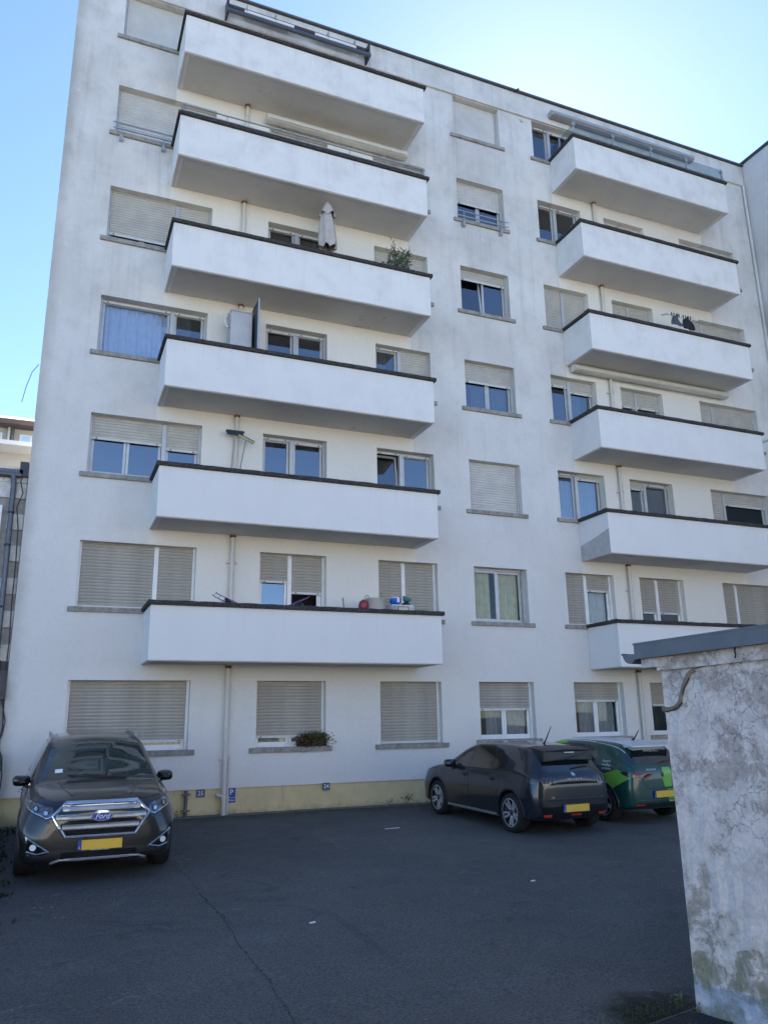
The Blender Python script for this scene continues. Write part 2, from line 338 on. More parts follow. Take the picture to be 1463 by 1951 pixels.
MT = {
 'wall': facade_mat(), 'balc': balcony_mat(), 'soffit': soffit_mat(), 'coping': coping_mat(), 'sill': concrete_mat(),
 'asphalt': asphalt_mat(), 'shed': shed_mat(), 'glass': glass_mat(), 'glass_blind': glass_mat('blue_tinted_glass', (.80, .86, .95), 2.3), 'glass_clear': glass_mat('clear_glass', (.85, .87, .87), 1.55),
 'glass_green': glass_mat('green_glass', (.25, .42, .30), 1.6), 'rail_glass': glass_mat('railing_glass', (.72, .78, .80), 1.5),
 'pipe': rust_pipe_mat(), 'rust': simple('rust', (.20, .085, .03), .9, var=.5, vs=40),
 'alu': simple('anodised_frame', (.50, .505, .50), .4, .3, var=.06), 'pvc': simple('white_frame', (.78, .78, .77), .35, var=.04),
 'shutter': simple('shutter_slats', (.37, .345, .30), .5, var=.12, vs=2), 'shutter_l': simple('pale_shutter', (.55, .535, .50), .5, var=.08, vs=2), 'shutter_m': simple('faded_shutter', (.46, .44, .395), .5, var=.1, vs=2),
 'bar': simple('shutter_bar', (.58, .575, .555), .4, var=.05), 'stop': simple('black_rubber', (.012, .012, .012), .6, var=0),
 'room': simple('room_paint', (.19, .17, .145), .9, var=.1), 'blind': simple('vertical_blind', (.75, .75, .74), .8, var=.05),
 'curtain': simple('net_curtain', (.62, .61, .58), .9, var=.06), 'ycurtain': simple('cream_curtain', (.66, .59, .33), .9, var=.1),
 'gcurtain': simple('grey_curtain', (.30, .31, .33), .9, var=.1),
 'plinth': plinth_mat(),
 'zinc': simple('grey_metal', (.115, .125, .14), .45, .5, var=.1), 'darkmetal': simple('dark_metal', (.05, .053, .06), .45, .4, var=.1),
 'awn': simple('awning_case', (.62, .60, .54), .45, var=.05), 'awng': simple('grey_awning_case', (.36, .37, .37), .4, .2, var=.05),
 'steel': simple('galvanised_steel', (.44, .45, .455), .4, .6, var=.1), 'chrome': simple('chrome', (.58, .59, .60), .15, 1, var=0),
 'black': simple('black_plastic', (.014, .014, .015), .45, var=.1), 'glossblack': simple('gloss_black', (.008, .008, .009), .12, var=0, coat=.5),
 'tyre': simple('tyre_rubber', (.014, .014, .015), .8, var=.2), 'alloy': simple('alloy_rim', (.62, .63, .65), .3, .6, var=.05),
 'plate': simple('yellow_plate', (.72, .45, .05), .4, var=.03), 'plate_blue': simple('plate_blue', (.01, .05, .32), .4, var=0),
 'white': simple('white_paint', (.8, .8, .8), .4, var=.02), 'red': simple('red_lens', (.35, .012, .015), .15, var=.05, coat=.5),
 'claw': simple('dark_red_lens', (.06, .008, .008), .1, var=0), 'redglow': simple('red_reflector', (.6, .05, .02), .3, var=0), 'lens': simple('clear_lens', (.10, .115, .135), .06, .4, var=.6, vs=16, coat=1),
 'smoke': simple('smoked_lens', (.03, .03, .035), .08, var=.3, vs=18, coat=.6),
 'carglass': simple('car_glass', (.008, .012, .013), .02, var=.3, vs=3, ior=1.9), 'screen': simple('windscreen_glass', (.026, .042, .042), .02, var=.4, vs=2.2, ior=1.65),
 'suv': simple('graphite_metallic', (.018, .018, .020), .28, .2, .55, var=.05), 'hatch': simple('dark_grey_metallic', (.014, .018, .026), .25, .2, .6, var=.05),
 'green': simple('dark_green_wrap', (.010, .060, .048), .3, 0, .45, var=.05), 'lime': simple('lime_wrap', (.17, .43, .06), .35, 0, .3, var=.04),
 'roofw': simple('white_car_roof', (.66, .69, .72), .3, 0, .5, var=.03),
 'blue_sign': simple('blue_sign', (.016, .06, .30), .4, var=.08), 'slate_sign': simple('enamel_plate', (.04, .085, .16), .35, var=.1),
 'parasol': simple('parasol_cloth', (.47, .43, .39), .9, var=.08, vs=5), 'leaf': leaf_mat('oleander_leaf', (.028, .05, .02), (.09, .13, .05)),
 'weed': leaf_mat('weed_leaf', (.03, .05, .012), (.10, .13, .035)), 'ivy': leaf_mat('ivy_leaf', (.010, .017, .008), (.03, .045, .018)),
 'flower': leaf_mat('box_leaf', (.05, .055, .02), (.13, .15, .04)), 'dead': leaf_mat('dead_leaf', (.06, .035, .02), (.13, .075, .03)),
 'moss': leaf_mat('moss', (.02, .028, .010), (.06, .065, .025)), 'terracotta': simple('terracotta', (.25, .12, .07), .8),
 'cream': simple('cream_render', (.70, .62, .45), .9, var=.08, vs=1, bump=.2), 'tiles': simple('roof_tiles', (.20, .08, .05), .8, var=.2, vs=3),
 'slate': simple('slate', (.05, .052, .058), .6, var=.3, vs=5), 'ltblue': simple('sky_blue_pane', (.42, .60, .78), .15, var=.05),
 'lowwall': concrete_mat('mossy_low_wall', (.065, .066, .055), (.03, .034, .022)), 'kerb': concrete_mat('concrete_strip', (.20, .195, .18), (.09, .088, .075)),
 'basket': simple('grey_plastic', (.45, .42, .38), .5, var=.05), 'redp': simple('red_plastic', (.24, .03, .045), .4), 'bluep': simple('blue_plastic', (.01, .12, .55), .35, var=.03),
 'greenp': simple('teal_plastic', (.05, .20, .18), .4), 'purple': simple('purple_wire', (.20, .11, .34), .5), 'cloth': simple('dark_cloth', (.02, .021, .027), .95, var=.3),
 'cloth2': simple('grey_cloth', (.07, .08, .095), .95, var=.3), 'cab': simple('cabinet_grey', (.46, .46, .47), .5, var=.06), 'panel': simple('dark_panel', (.05, .055, .065), .5),
 'flake': simple('pale_flakes', (.45, .44, .42), .9, var=.1), 'wire': simple('black_cable', (.012, .012, .013), .5, var=0), 'yellow': simple('yellow_plastic', (.42, .38, .20), .5),
 'bluebrush': simple('blue_bristles', (.03, .045, .065), .8), 'micro': simple('appliance_white', (.55, .55, .54), .35, var=.03), 'creamp': simple('appliance_window', (.55, .50, .36), .2, var=.05),
 'opp': simple('opposite_render', (.72, .68, .58), .9, var=.08, vs=.6), 'greenpost': simple('green_fence_paint', (.02, .07, .03), .6),
 'orange': simple('brass', (.35, .2, .05), .4), 'wing': simple('wing_render', (.58, .575, .56), .9, var=.1, vs=.6, bump=.3, bs=50), 'roofing': simple('roof_felt', (.08, .08, .08), .9),
}

def text_mesh(s, size, extrude=.001, shear=0, align='CENTER'):
    cu = bpy.data.curves.new('lettering', 'FONT'); cu.body = s; cu.size = size; cu.extrude = extrude; cu.shear = shear
    cu.align_x = align; cu.align_y = 'CENTER'; cu.resolution_u = 3
    o = bpy.data.objects.new('lettering', cu); COL.objects.link(o)
    dg = bpy.context.evaluated_depsgraph_get(); me = bpy.data.meshes.new_from_object(o.evaluated_get(dg)); me.name = 'lettering'
    bpy.data.objects.remove(o); bpy.data.curves.remove(cu)
    return me

def add_text(s, size, mat, M, parent=None, shear=0, extrude=.001, bold=0, align='CENTER', name='lettering'):
    me = text_mesh(s, size, extrude, shear, align); me.transform(M); me.materials.clear(); me.materials.append(mat)
    return link_mesh(name, me, parent)

FACE = Matrix(((1, 0, 0), (0, 0, -1), (0, 1, 0))).to_4x4()      # text xy -> xz plane, facing -y
def facing(x, y, z): return Matrix.Translation((x, y, z)) @ FACE

# ------------------------------------------------------------------ ground
def ground():
    ys = [-400, -60, -26, 0, 400]; xs = [-400, -40, 0, 10, 20, 60, 400]; vs = []; fs = []
    for y in ys:
        for x in xs: vs.append((x, y, ground_z(y)))
    n = len(xs)
    for j in range(len(ys) - 1):
        for i in range(n - 1): fs.append((j * n + i, j * n + i + 1, (j + 1) * n + i + 1, (j + 1) * n + i))
    o = MB().add(vs, fs).build('ground', MT['asphalt']); o['kind'] = 'structure'
ground()
GS = math.atan(.025)
mb = MB(); mb.add([(-60, -34.9, -2.394), (60, -34.9, -2.394), (60, -26.1, -2.394), (-60, -26.1, -2.394)], [(0, 1, 2, 3)])
o = mb.build('added_bounce_paving', concrete_mat('bounce_concrete', (.42, .40, .36), (.32, .30, .27))); o['kind'] = 'structure'  # unseen pale paving, added to bounce sunlight onto the shaded facade
mb = MB()                                                       # uneven concrete strip along the foot of the house
xs = [-.7 + .25 * i for i in range(85)]
for i in range(len(xs) - 1):
    a, c = xs[i], xs[i + 1]; ja = -.15 - .05 * random.random()
    if i == 0: pj = ja
    za = ground_z(-.2) + .012
    mb.add([(a, pj, za), (c, ja, za), (c, .03, -1.735), (a, .03, -1.735), (a, pj, za - .05), (c, ja, za - .05)], [(0, 1, 2, 3), (4, 5, 1, 0)]); pj = ja
o = mb.build('kerb_strip', MT['kerb']); o['kind'] = 'structure'

# ------------------------------------------------------------------ apartment building
UL, UR = -0.71, 20.40
ROOF = 18.22
HEAD = [.8438, 3.5916, 6.3294, 9.0734, 11.8366, 14.5988, 17.3414]
COLS = {'A': (.348, 2.649), 'B': (4.005, 5.52), 'G': (6.782, 8.291), 'C': (9.275, 10.77), 'D': (11.926, 13.426), 'E': (14.276, 15.772), 'F': (17.18, 19.437)}
SILL = [-.50, 2.25, 5.01, 7.735, 10.50, 13.28, 16.02]
def B(d, n=1, **k): return dict(d=d, n=n, **k)
WIN = {
 ('A', 0): ([], [B(.885, 2, cur='net')]), ('A', 1): ([.655], [B(1), B(1)]), ('A', 2): ([.66], [B(.40, 2), B(.46)]),
 ('A', 3): ([.67], [B(.07, 1, cur='blind'), B(.07, 1, cur='grey')]), ('A', 4): ([.66], [B(.86, 2), B(1)]), ('A', 5): ([.66], [B(.90, 2), B(1)]), ('A', 6): ([], [B(1, smooth=1)]),
 ('B', 0): ([], [B(.86, 2, cur='net')]), ('B', 1): ([.47], [B(.285, 1), B(.385, 1, open=1)]), ('B', 2): ([.47], [B(.035), B(.05)]), ('B', 3): ([.5], [B(.05), B(.04)]),
 ('B', 4): ([.5], [B(.045), B(.05)]), ('B', 5): ([.5], [B(1), B(1)]),
 ('G', 0): ([], [B(1)]), ('G', 1): ([.45], [B(1), B(1)]), ('G', 2): ([.46], [B(.06, 1, tilt=1), B(.07)]), ('G', 3): ([.46], [B(.05, cur='grey'), B(.60)]), ('G', 4): ([.46], [B(1), B(1)]), ('G', 5): ([.46], [B(1), B(1)]),
 ('C', 0): ([], [B(.5, 2, cur='grey')]), ('C', 1): ([], [B(.0, 2, cur='yellow', slide=1)]), ('C', 2): ([], [B(1, light=1)]), ('C', 3): ([], [B(.42, 2, cur='grey')]),
 ('C', 4): ([], [B(.24, 2, tilt=1)]), ('C', 5): ([], [B(.52, 2)]), ('C', 6): ([], [B(1, smooth=1)]),
 ('D', 0): ([], [B(.36, 2, cur='grey')]), ('D', 1): ([.46], [B(1), B(.33, 1, cur='net')]), ('D', 2): ([.45], [B(.05, 1, cur='blind'), B(.12, 1, cur='blind')]), ('D', 3): ([.45], [B(.20), B(.29, 1, cur='grey')]),
 ('D', 4): ([.46], [B(1), B(1)]), ('D', 5): ([.45], [B(.06), B(.06)]), ('D', 6): ([.45], [B(.08), B(.10)]),
 ('E', 0): ([], [B(.45, 2)]), ('E', 1): ([.45], [B(.42), B(.42)]), ('E', 2): ([.42], [B(.11), B(.04)]), ('E', 3): ([.42], [B(.24), B(.23)]), ('E', 4): ([.45], [B(1), B(1)]), ('E', 5): ([.45], [B(1), B(1)]),
 ('F', 1): ([.27], [B(1), B(1)]), ('F', 2): ([.27], [B(1), B(.30, 1, green=1)]), ('F', 3): ([.27], [B(1), B(1)]), ('F', 4): ([.27], [B(1), B(1)]), ('F', 5): ([.27], [B(1), B(1)]),
}
apt = thing('apartment_building', 'white rendered apartment block with two stacks of projecting balconies and roller shutters', 'building', (10, 0, -1.75))
apt_inv = Vector((-10, 0, 1.75))
def apart(mb_or, name, mat, parent=apt, **k):
    o = mb_or.build(name, mat, parent, **k)
    if parent is apt: o.location = apt_inv
    return o

def opening(c, f):
    u0, u1 = COLS[c]; z1 = HEAD[f]
    z0 = SILL[f] if not (c in 'BE' and f > 0) else z1 - 2.24
    if f == 0 and c in 'CDE': z0 = -.46
    return u0, u1, z0, z1

RV = .20
def facade():
    holes = [opening(c, f) for (c, f) in WIN]
    xs = sorted({UL, UR} | {h[0] for h in holes} | {h[1] for h in holes})
    zs = sorted({-1.25, 17.36} | {h[2] for h in holes} | {h[3] for h in holes})
    mb = MB()
    def inside(x, z): return any(h[0] < x < h[1] and h[2] < z < h[3] for h in holes)
    for i in range(len(xs) - 1):
        for j in range(len(zs) - 1):
            if not inside((xs[i] + xs[i + 1]) / 2, (zs[j] + zs[j + 1]) / 2):
                mb.quad((xs[i], 0, zs[j]), (xs[i + 1], 0, zs[j]), (xs[i + 1], 0, zs[j + 1]), (xs[i], 0, zs[j + 1]))
    r = RV + .14
    for u0, u1, z0, z1 in holes:
        mb.quad((u0, 0, z1), (u1, 0, z1), (u1, r, z1), (u0, r, z1)); mb.quad((u0, r, z0), (u1, r, z0), (u1, 0, z0), (u0, 0, z0))
        mb.quad((u0, 0, z0), (u0, 0, z1), (u0, r, z1), (u0, r, z0)); mb.quad((u1, r, z0), (u1, r, z1), (u1, 0, z1), (u1, 0, z0))
    # underside lip over the plinth, side and back walls
    mb.quad((UL, .04, -1.25), (UR, .04, -1.25), (UR, 0, -1.25), (UL, 0, -1.25))
    mb.quad((UL, 11, -1.8), (UL, 0.0, -1.8), (UL, 0.0, 18.1), (UL, 11, 18.1))
    mb.quad((UR, 11, -1.8), (UL, 11, -1.8), (UL, 11, 18.1), (UR, 11, 18.1))
    mb.quad((UR, 0, -1.8), (UR, 11, -1.8), (UR, 11, 18.1), (UR, 0, 18.1))
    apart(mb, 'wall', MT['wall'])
    apart(MB().box(UL + .005, UR, .035, .3, -1.95, -1.247), 'plinth', MT['plinth'])
    apart(MB().box(UL - .03, UR - .03, -.06, .25, 17.362, 18.12), 'fascia', MT['wall'], bevel=.01)
    e = MB().box(UL - .08, UR - .02, -.11, .3, 18.13, 18.20); e.tube([(UL - .08, -.115, 18.15), (UR - .02, -.115, 18.15)], .032, 8)
    apart(e, 'roof_edge', MT['zinc'])
    apart(MB().box(UL, UR, .3, 11, 18.0, 18.15), 'roof', MT['roofing'])
facade()

slat_cache = {}
def slat_mesh(wd, pitch, n=1):
    k = (round(wd, 3), pitch, n)
    if k in slat_cache: return slat_cache[k]
    mb = MB()
    for i in range(n):
        z = -pitch * (i + 1)
        prof = [(.0, z + pitch), (.012, z + pitch - .003), (.012, z + pitch - .010), (-.001, z + pitch - .012), (-.008, z + pitch * .45), (-.001, z + .003), (.0, z)]
        vs = []
        for y, zz in prof: vs += [(0, y, zz), (wd, y, zz)]
        fs = [(2 * j + 2, 2 * j + 3, 2 * j + 1, 2 * j) for j in range(len(prof) - 1)]
        mb.add(vs, fs)
    me = mb.mesh('slat', None); slat_cache[k] = me; return me

WINOBJ = {}
def window(c, f):
    u0, u1, z0, z1 = opening(c, f); splits, bays = WIN[(c, f)]
    white = f <= 1 and not (c == 'C' and f == 1)
    fm = MT['pvc'] if white else MT['alu']
    W = u1 - u0; H = z1 - z0
    fr = MB(); ft = .05; y0, y1 = RV, RV + .06
    fr.box(u0, u0 + ft, y0 - .05, y1, z0, z1); fr.box(u1 - ft, u1, y0 - .05, y1, z0, z1)     # jambs with shutter guides
    fr.box(u0 + ft, u1 - ft, y0, y1, z1 - ft, z1); fr.box(u0 + ft, u1 - ft, y0, y1, z0, z0 + ft)
    xs = [u0 + ft] + [u0 + W * s for s in splits] + [u1 - ft]
    for s in splits:
        x = u0 + W * s; fr.box(x - .045, x + .045, y0 - .055, y1, z0 + ft, z1 - ft)
    win = fr.build('window', fm, apt, bevel=.004); win.location = apt_inv
    WINOBJ[(c, f)] = win
    off = Vector((0, 0, 0))
    glassy = False
    for bi, bay in enumerate(bays):
        a = xs[bi] + (.045 if bi > 0 else 0); b_ = xs[bi + 1] - (.045 if bi < len(bays) - 1 else 0)
        d = bay['d']; zb = z1 - H * d if d < 1 else z0 + .012
        # shutter
        pitch = .066
        ys = y0 - .028
        if bay.get('smooth'):
            MB().box(a + .004, b_ - .004, ys - .006, ys + .006, z0 + .015, z1 - .01).build('roller_blind', MT['shutter_l'], win)
        elif d > 0:
            n = max(0, int((z1 - zb - .05) / pitch))
            mat = MT['shutter_l'] if (bay.get('light') or f >= 5) else (MT['shutter_m'] if f >= 2 else MT['shutter'])
            if n > 0:
                top = zb + .05 + n * pitch
                if f <= 1:
                    me = slat_mesh(b_ - a - .006, pitch)
                    for i in range(n):
                        s = link_mesh('slat', me, win, (a + .003, ys, top - i * pitch))
                        if not me.materials: me.materials.append(mat)
                        s.material_slots[0].link = 'OBJECT'; s.material_slots[0].material = mat
                else:
                    me = slat_mesh(b_ - a - .006, pitch, n)
                    if not me.materials: me.materials.append(mat)
                    s = link_mesh('shutter', me, win, (a + .003, ys, top))
                    s.material_slots[0].link = 'OBJECT'; s.material_slots[0].material = mat
                if top < z1 - .005:
                    MB().box(a + .003, b_ - .003, ys - .004, ys + .004, top, z1 - .002).build('shutter_head', mat, win)
            br = MB().box(a + .002, b_ - .002, ys - .011, ys + .006, zb, zb + .05)
            bo = br.build('shutter_bar', MT['bar'], win)
            if d < 1:
                for xx in (a + .10, b_ - .10): MB().box(xx - .012, xx + .012, ys - .03, ys - .011, zb + .012, zb + .034).build('shutter_stop', MT['stop'], win)
        if d >= 1: continue
        glassy = True
        # casements
        n = bay['n']; za, zt = z0 + ft, z1 - ft
        sill_h = .0
        wpan = (b_ - a) / n; sf = .055
        sash = MB()
        for k in range(n):
            xa, xb = a + k * wpan + .004, a + (k + 1) * wpan - .004
            if bay.get('open'): xa = xb - .10
            yy = y0 + .01 + (.035 * k if bay.get('slide') else 0)
            M = None
            if bay.get('tilt') and k == 0:
                M = Matrix.Translation((0, yy, za)) @ Matrix.Rotation(radians(-6), 4, 'X') @ Matrix.Translation((0, -yy, -za))
            sash.box(xa, xa + sf, yy, yy + .05, za, zt, M); sash.box(xb - sf, xb, yy, yy + .05, za, zt, M)
            sash.box(xa + sf, xb - sf, yy, yy + .05, za, za + sf, M); sash.box(xa + sf, xb - sf, yy, yy + .05, zt - sf, zt, M)
            if not bay.get('open'):
                g = 'glass_green' if bay.get('green') else ('glass_blind' if bay.get('cur') == 'blind' and f == 3 else 'glass_clear' if bay.get('cur') in ('yellow', 'net') or f == 0 else 'glass')
                M = (M or Matrix.Identity(4)) @ Matrix.Translation((xa, yy, za)) @ Matrix.Rotation(radians(random.uniform(-.5, .5)), 4, 'Z') @ Matrix.Rotation(radians(random.uniform(-.5, .5)), 4, 'X') @ Matrix.Translation((-xa, -yy, -za))
                MB().box(xa + sf, xb - sf, yy + .018, yy + .030, za + sf, zt - sf, M).build('pane', MT[g], win)
        sash.build('sash', fm, win, bevel=.003)
        # curtains
        cu = bay.get('cur')
        if cu:
            cmat = {'net': MT['curtain'], 'blind': MT['blind'], 'grey': MT['gcurtain'], 'yellow': MT['ycurtain']}[cu]
            spans = [(a + .02, b_ - .02, 0)]
            if cu == 'yellow': spans = [(a + .02, a + W * .36, .25), (a + W * .5, b_ - .06, 0)]
            if cu == 'grey' and n == 2: spans = [(a + .28, a + wpan, 0), (a + wpan + .12, b_ - .08, 0)]
            if cu == 'grey' and n == 1: spans = [(a + .02, a + (b_ - a) * .6, 0)]
            cm = MB()
            for (p, q, pull) in spans:
                m = max(12, int((q - p) / .025)); rows = 5; vs = []
                for j in range(rows + 1):
                    t = j / rows
                    for i in range(m + 1):
                        s = i / m; x = p + (q - p) * (s * (1 - pull * (1 - t) ** 1.3) + (pull * (1 - t) ** 1.3))
                        amp = .022 if cu != 'blind' else .03
                        y = y0 + .13 + amp * (sin(s * (q - p) * 58 + .8 * sin(t * 2)) + .5 * sin(s * (q - p) * 23 + 1)); vs.append((x, y, za + (zt - za) * t))
                cm.add(vs, [(j * (m + 1) + i, j * (m + 1) + i + 1, (j + 1) * (m + 1) + i + 1, (j + 1) * (m + 1) + i) for j in range(rows) for i in range(m)], True)
            cm.build('curtain', cmat, win)
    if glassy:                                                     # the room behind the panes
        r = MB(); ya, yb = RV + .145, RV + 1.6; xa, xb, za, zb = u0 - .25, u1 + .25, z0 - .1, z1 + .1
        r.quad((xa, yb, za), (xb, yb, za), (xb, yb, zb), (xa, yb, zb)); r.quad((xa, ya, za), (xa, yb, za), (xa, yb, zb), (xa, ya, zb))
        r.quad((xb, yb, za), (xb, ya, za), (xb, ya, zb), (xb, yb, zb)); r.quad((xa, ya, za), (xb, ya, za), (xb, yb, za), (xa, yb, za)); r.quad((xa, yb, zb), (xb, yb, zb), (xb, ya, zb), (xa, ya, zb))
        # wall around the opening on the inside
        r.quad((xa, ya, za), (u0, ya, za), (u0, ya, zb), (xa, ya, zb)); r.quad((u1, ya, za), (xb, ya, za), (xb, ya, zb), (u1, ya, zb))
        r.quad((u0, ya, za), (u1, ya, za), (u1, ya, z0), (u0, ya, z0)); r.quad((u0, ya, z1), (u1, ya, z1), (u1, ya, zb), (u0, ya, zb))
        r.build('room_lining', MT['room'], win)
    # stone sill
    if not (c in 'BE' and f > 0):
        s = MB(); a, b_ = u0 - .13, u1 + .13
        cuts = [a, a + (b_ - a) * random.uniform(.24, .36), a + (b_ - a) * random.uniform(.6, .76), b_]
        for i in range(3): s.box(cuts[i] + (.003 if i else 0), cuts[i + 1] - (.003 if i < 2 else 0), -.055, RV + .01, z0 - .095, z0 + .004)
        s.build('sill', MT['sill'], win, bevel=.004)
    if (c, f) in (('A', 5), ('C', 5)):                              # low guard rail across the sill
        g = MB()
        for zz in (z0 + .18, z0 + .03): g.box(u0 - .06, u1 + .04, -.13, -.105, zz - .012, zz + .012)
        g.build('guard_rail', MT['steel'], win)
        for xx in (u0 + .14, u1 - .18 if c == 'C' else 1.43):
            p = MB(); p.box(xx - .012, xx + .012, -.105, -.085, z0 - .2, z0 + .19); p.box(xx - .04, xx + .04, -.1, -.001, z0 - .24, z0 - .12); p.build('rail_bracket', MT['steel'], win)
for k in WIN: window(*k)

# balconies
BZ = {1: 1.15, 2: 3.905, 3: 6.655, 4: 9.405, 5: 12.175, 6: 14.96}
LX, RX = (1.655, 7.755), (12.46, 18.12)
BD = 1.19
BAL = {}
coping_cache = {}
def balcony(x0, x1, k, side):
    z = BZ[k]; zt = z + 1.035; t = .13
    mb = MB()
    mb.box(x0, x1, -BD, -BD + t, z, zt)                              # front parapet
    mb.box(x0, x0 + t, -BD + t, -.001, z, zt); mb.box(x1 - t, x1, -BD + t, -.001, z, zt)
    b = mb.build('balcony', MT['balc'], apt, bevel=.012); b.location = apt_inv
    BAL[(side, k)] = b
    MB().box(x0 + t, x1 - t, -BD + t, -.001, z + .012, z + .16).build('balcony_slab', MT['soffit'], b)
    drip = MB().box(x0 + .02, x1 - .02, -BD + .03, -BD + .06, z - .012, z + .005); drip.box(x0 + .03, x0 + .06, -BD + .06, -.02, z - .012, z + .005)
    drip.build('drip_edge', MT['soffit'], b)
    # coping: separate concrete pieces with open joints
    oh = .055; n = 5; a0, a1 = x0 - oh, x1 + oh; L = (a1 - a0) / n
    key = round(L, 3)
    if key not in coping_cache:
        r = random.Random(int(L * 1000)); pm = MB(); seg = 8; wy = t + 2 * oh; vs = []
        prof = [(0, 0), (-.006, .04), (.004, .078), (.03, .088), (wy - .03, .088), (wy, .075), (wy, 0)]
        for i in range(seg + 1):
            for (yy, zz) in prof: vs.append((.003 + (L - .006) * i / seg, yy + r.uniform(-.005, .005), zz + (r.uniform(-.006, .007) if zz else 0)))
        m = len(prof); fs = [(i * m + j, (i + 1) * m + j, (i + 1) * m + (j + 1) % m, i * m + (j + 1) % m) for i in range(seg) for j in range(m)]
        fs += [tuple(range(m)), tuple(range(seg * m + m - 1, seg * m - 1, -1))]
        pm.add(vs, fs); coping_cache[key] = pm.mesh('coping_stone', MT['coping'])
    for i in range(n): link_mesh('coping_stone', coping_cache[key], b, (a0 + i * L, -BD - oh, zt + .001))
    for xx in (x0 - oh, x1 - t - oh):
        MB().box(xx, xx + t + 2 * oh, -BD + t + oh + .003, .0 - .002, zt + .001, zt + .085).build('coping_stone', MT['coping'], b, bevel=.01)
for k in range(1, 7):
    balcony(*LX, k, 'L'); balcony(*RX, k, 'R')
# unfinished grey patch of filler on one side wall
mb = MB(); mb.add([(RX[0] - .004, y, z) for y, z in ((-1.186, BZ[2] + .012), (-.02, BZ[2] + .012), (-.02, BZ[2] + .40), (-.5, BZ[2] + .47), (-1.186, BZ[2] + .62))] + [(RX[0] + .01, y, z) for y, z in ((-1.186, BZ[2] + .012), (-.02, BZ[2] + .012), (-.02, BZ[2] + .40), (-.5, BZ[2] + .47), (-1.186, BZ[2] + .62))],
    [(4, 3, 2, 1, 0), (0, 1, 6, 5), (1, 2, 7, 6), (2, 3, 8, 7), (3, 4, 9, 8), (4, 0, 5, 9)])
mb.build('filler_patch', simple('grey_filler', (.44, .435, .43), .9, var=.08), BAL[('R', 2)])

# rails standing on copings
b = BAL[('L', 5)]; zt = BZ[5] + 1.125
g = MB()
for zz in (zt + .20, zt + .05): g.box(LX[0] + .03, LX[1] - .05, -1.20, -1.175, zz - .011, zz + .011)
for xx in (LX[0] + .03, LX[1] - .05):
    g.box(xx, xx + .02, -1.175, -.02, zt + .19, zt + .21)
g.build('balcony_rail', MT['steel'], b)
for i in range(7):
    xx = LX[0] + .045 + i * (LX[1] - LX[0] - .11) / 6; MB().box(xx - .01, xx + .01, -1.175, -1.158, zt - .02, zt + .2).build('rail_post', MT['steel'], b)
b = BAL[('R', 6)]; zt = BZ[6] + 1.125
px = [12.50, 13.87, 15.27, 16.63, 18.05]
for x in px:
    p = MB(); p.box(x - .02, x + .02, -1.21, -1.17, zt - .02, zt + .42); p.box(x - .05, x + .05, -1.225, -1.155, zt + .30, zt + .36); p.box(x - .04, x + .04, -1.225, -1.155, zt + .04, zt + .10); p.build('rail_post', MT['steel'], b)
for i in range(4): MB().box(px[i] + .04, px[i + 1] - .04, -1.195, -1.187, zt + .03, zt + .40).build('glass_panel', MT['rail_glass'], b)
p = MB(); p.box(12.485, 12.515, -.52, -.48, zt - .02, zt + .4); p.build('rail_post', MT['steel'], b)
MB().box(12.496, 12.504, -1.14, -.54, zt + .03, zt + .38).build('glass_panel', MT['rail_glass'], b); MB().box(12.496, 12.504, -.46, -.05, zt + .03, zt + .38).build('glass_panel', MT['rail_glass'], b)

# downpipes with collars
def downpipe(x, segs, brackets):
    mb = MB()
    for z0, z1 in segs: mb.tube([(x, -.085, z0), (x, -.085, z1)], .048, 12)
    o = apart(mb, 'downpipe', MT['pipe'])
    for z0, z1 in segs:
        MB().lathe([(.05, 0), (.065, .005), (.068, .05), (.05, .06)], Matrix.Translation((x, -.085, z1 - .075)), 12).build('rusty_collar', MT['rust'], o)
    for z in brackets:
        m = MB().tube([(x, -.085, z - .02), (x, -.085, z + .02)], .062, 12); m.box(x - .12, x + .12, -.05, .0, z - .012, z + .012); m.build('pipe_bracket', MT['pipe'], o)
segs = [(-1.78, BZ[1] + .012)] + [(BZ[k] + .16, BZ[k + 1] + .012) for k in range(1, 6)]
downpipe(3.385, segs, [-.70, -1.42, 3.3, 6.2, 8.7, 14.2])
downpipe(13.89, segs, [-.6, 3.2, 5.9, 8.8, 14.3])
mb = MB().tube([(3.46, -.07, -1.76), (3.46, -.07, -.62)], .02, 8); apart(mb, 'conduit', MT['pipe'])
mb = MB().tube([(3.42, -.085, -1.42), (3.3, -.10, -1.38), (3.22, -.12, -1.36)], .03, 8); apart(mb, 'pipe_branch', MT['pipe'])
mb = MB().tube([(2.655, -.05, -1.78), (2.655, -.05, -1.26)], .035, 10); o = apart(mb, 'standpipe', MT['zinc'])
for z in (-1.33, -1.63): MB().box(2.575, 2.735, -.10, .02, z - .012, z + .012).build('pipe_bracket', MT['zinc'], o)
# roof outlets
mb = MB().tube([(11.56, .0, 17.22), (11.56, -.05, 17.22)], .065, 12); apart(mb, 'vent_pipe', MT['pipe'])
mb = MB().tube([(11.38, -.10, 18.12), (11.38, -.24, 18.08)], .035, 8); apart(mb, 'overflow_spout', MT['darkmetal'])
mb = MB().tube([(20.31, -.06, -1.8), (20.31, -.06, 17.36)], .045, 8); apart(mb, 'corner_pipe', MT['wing'])

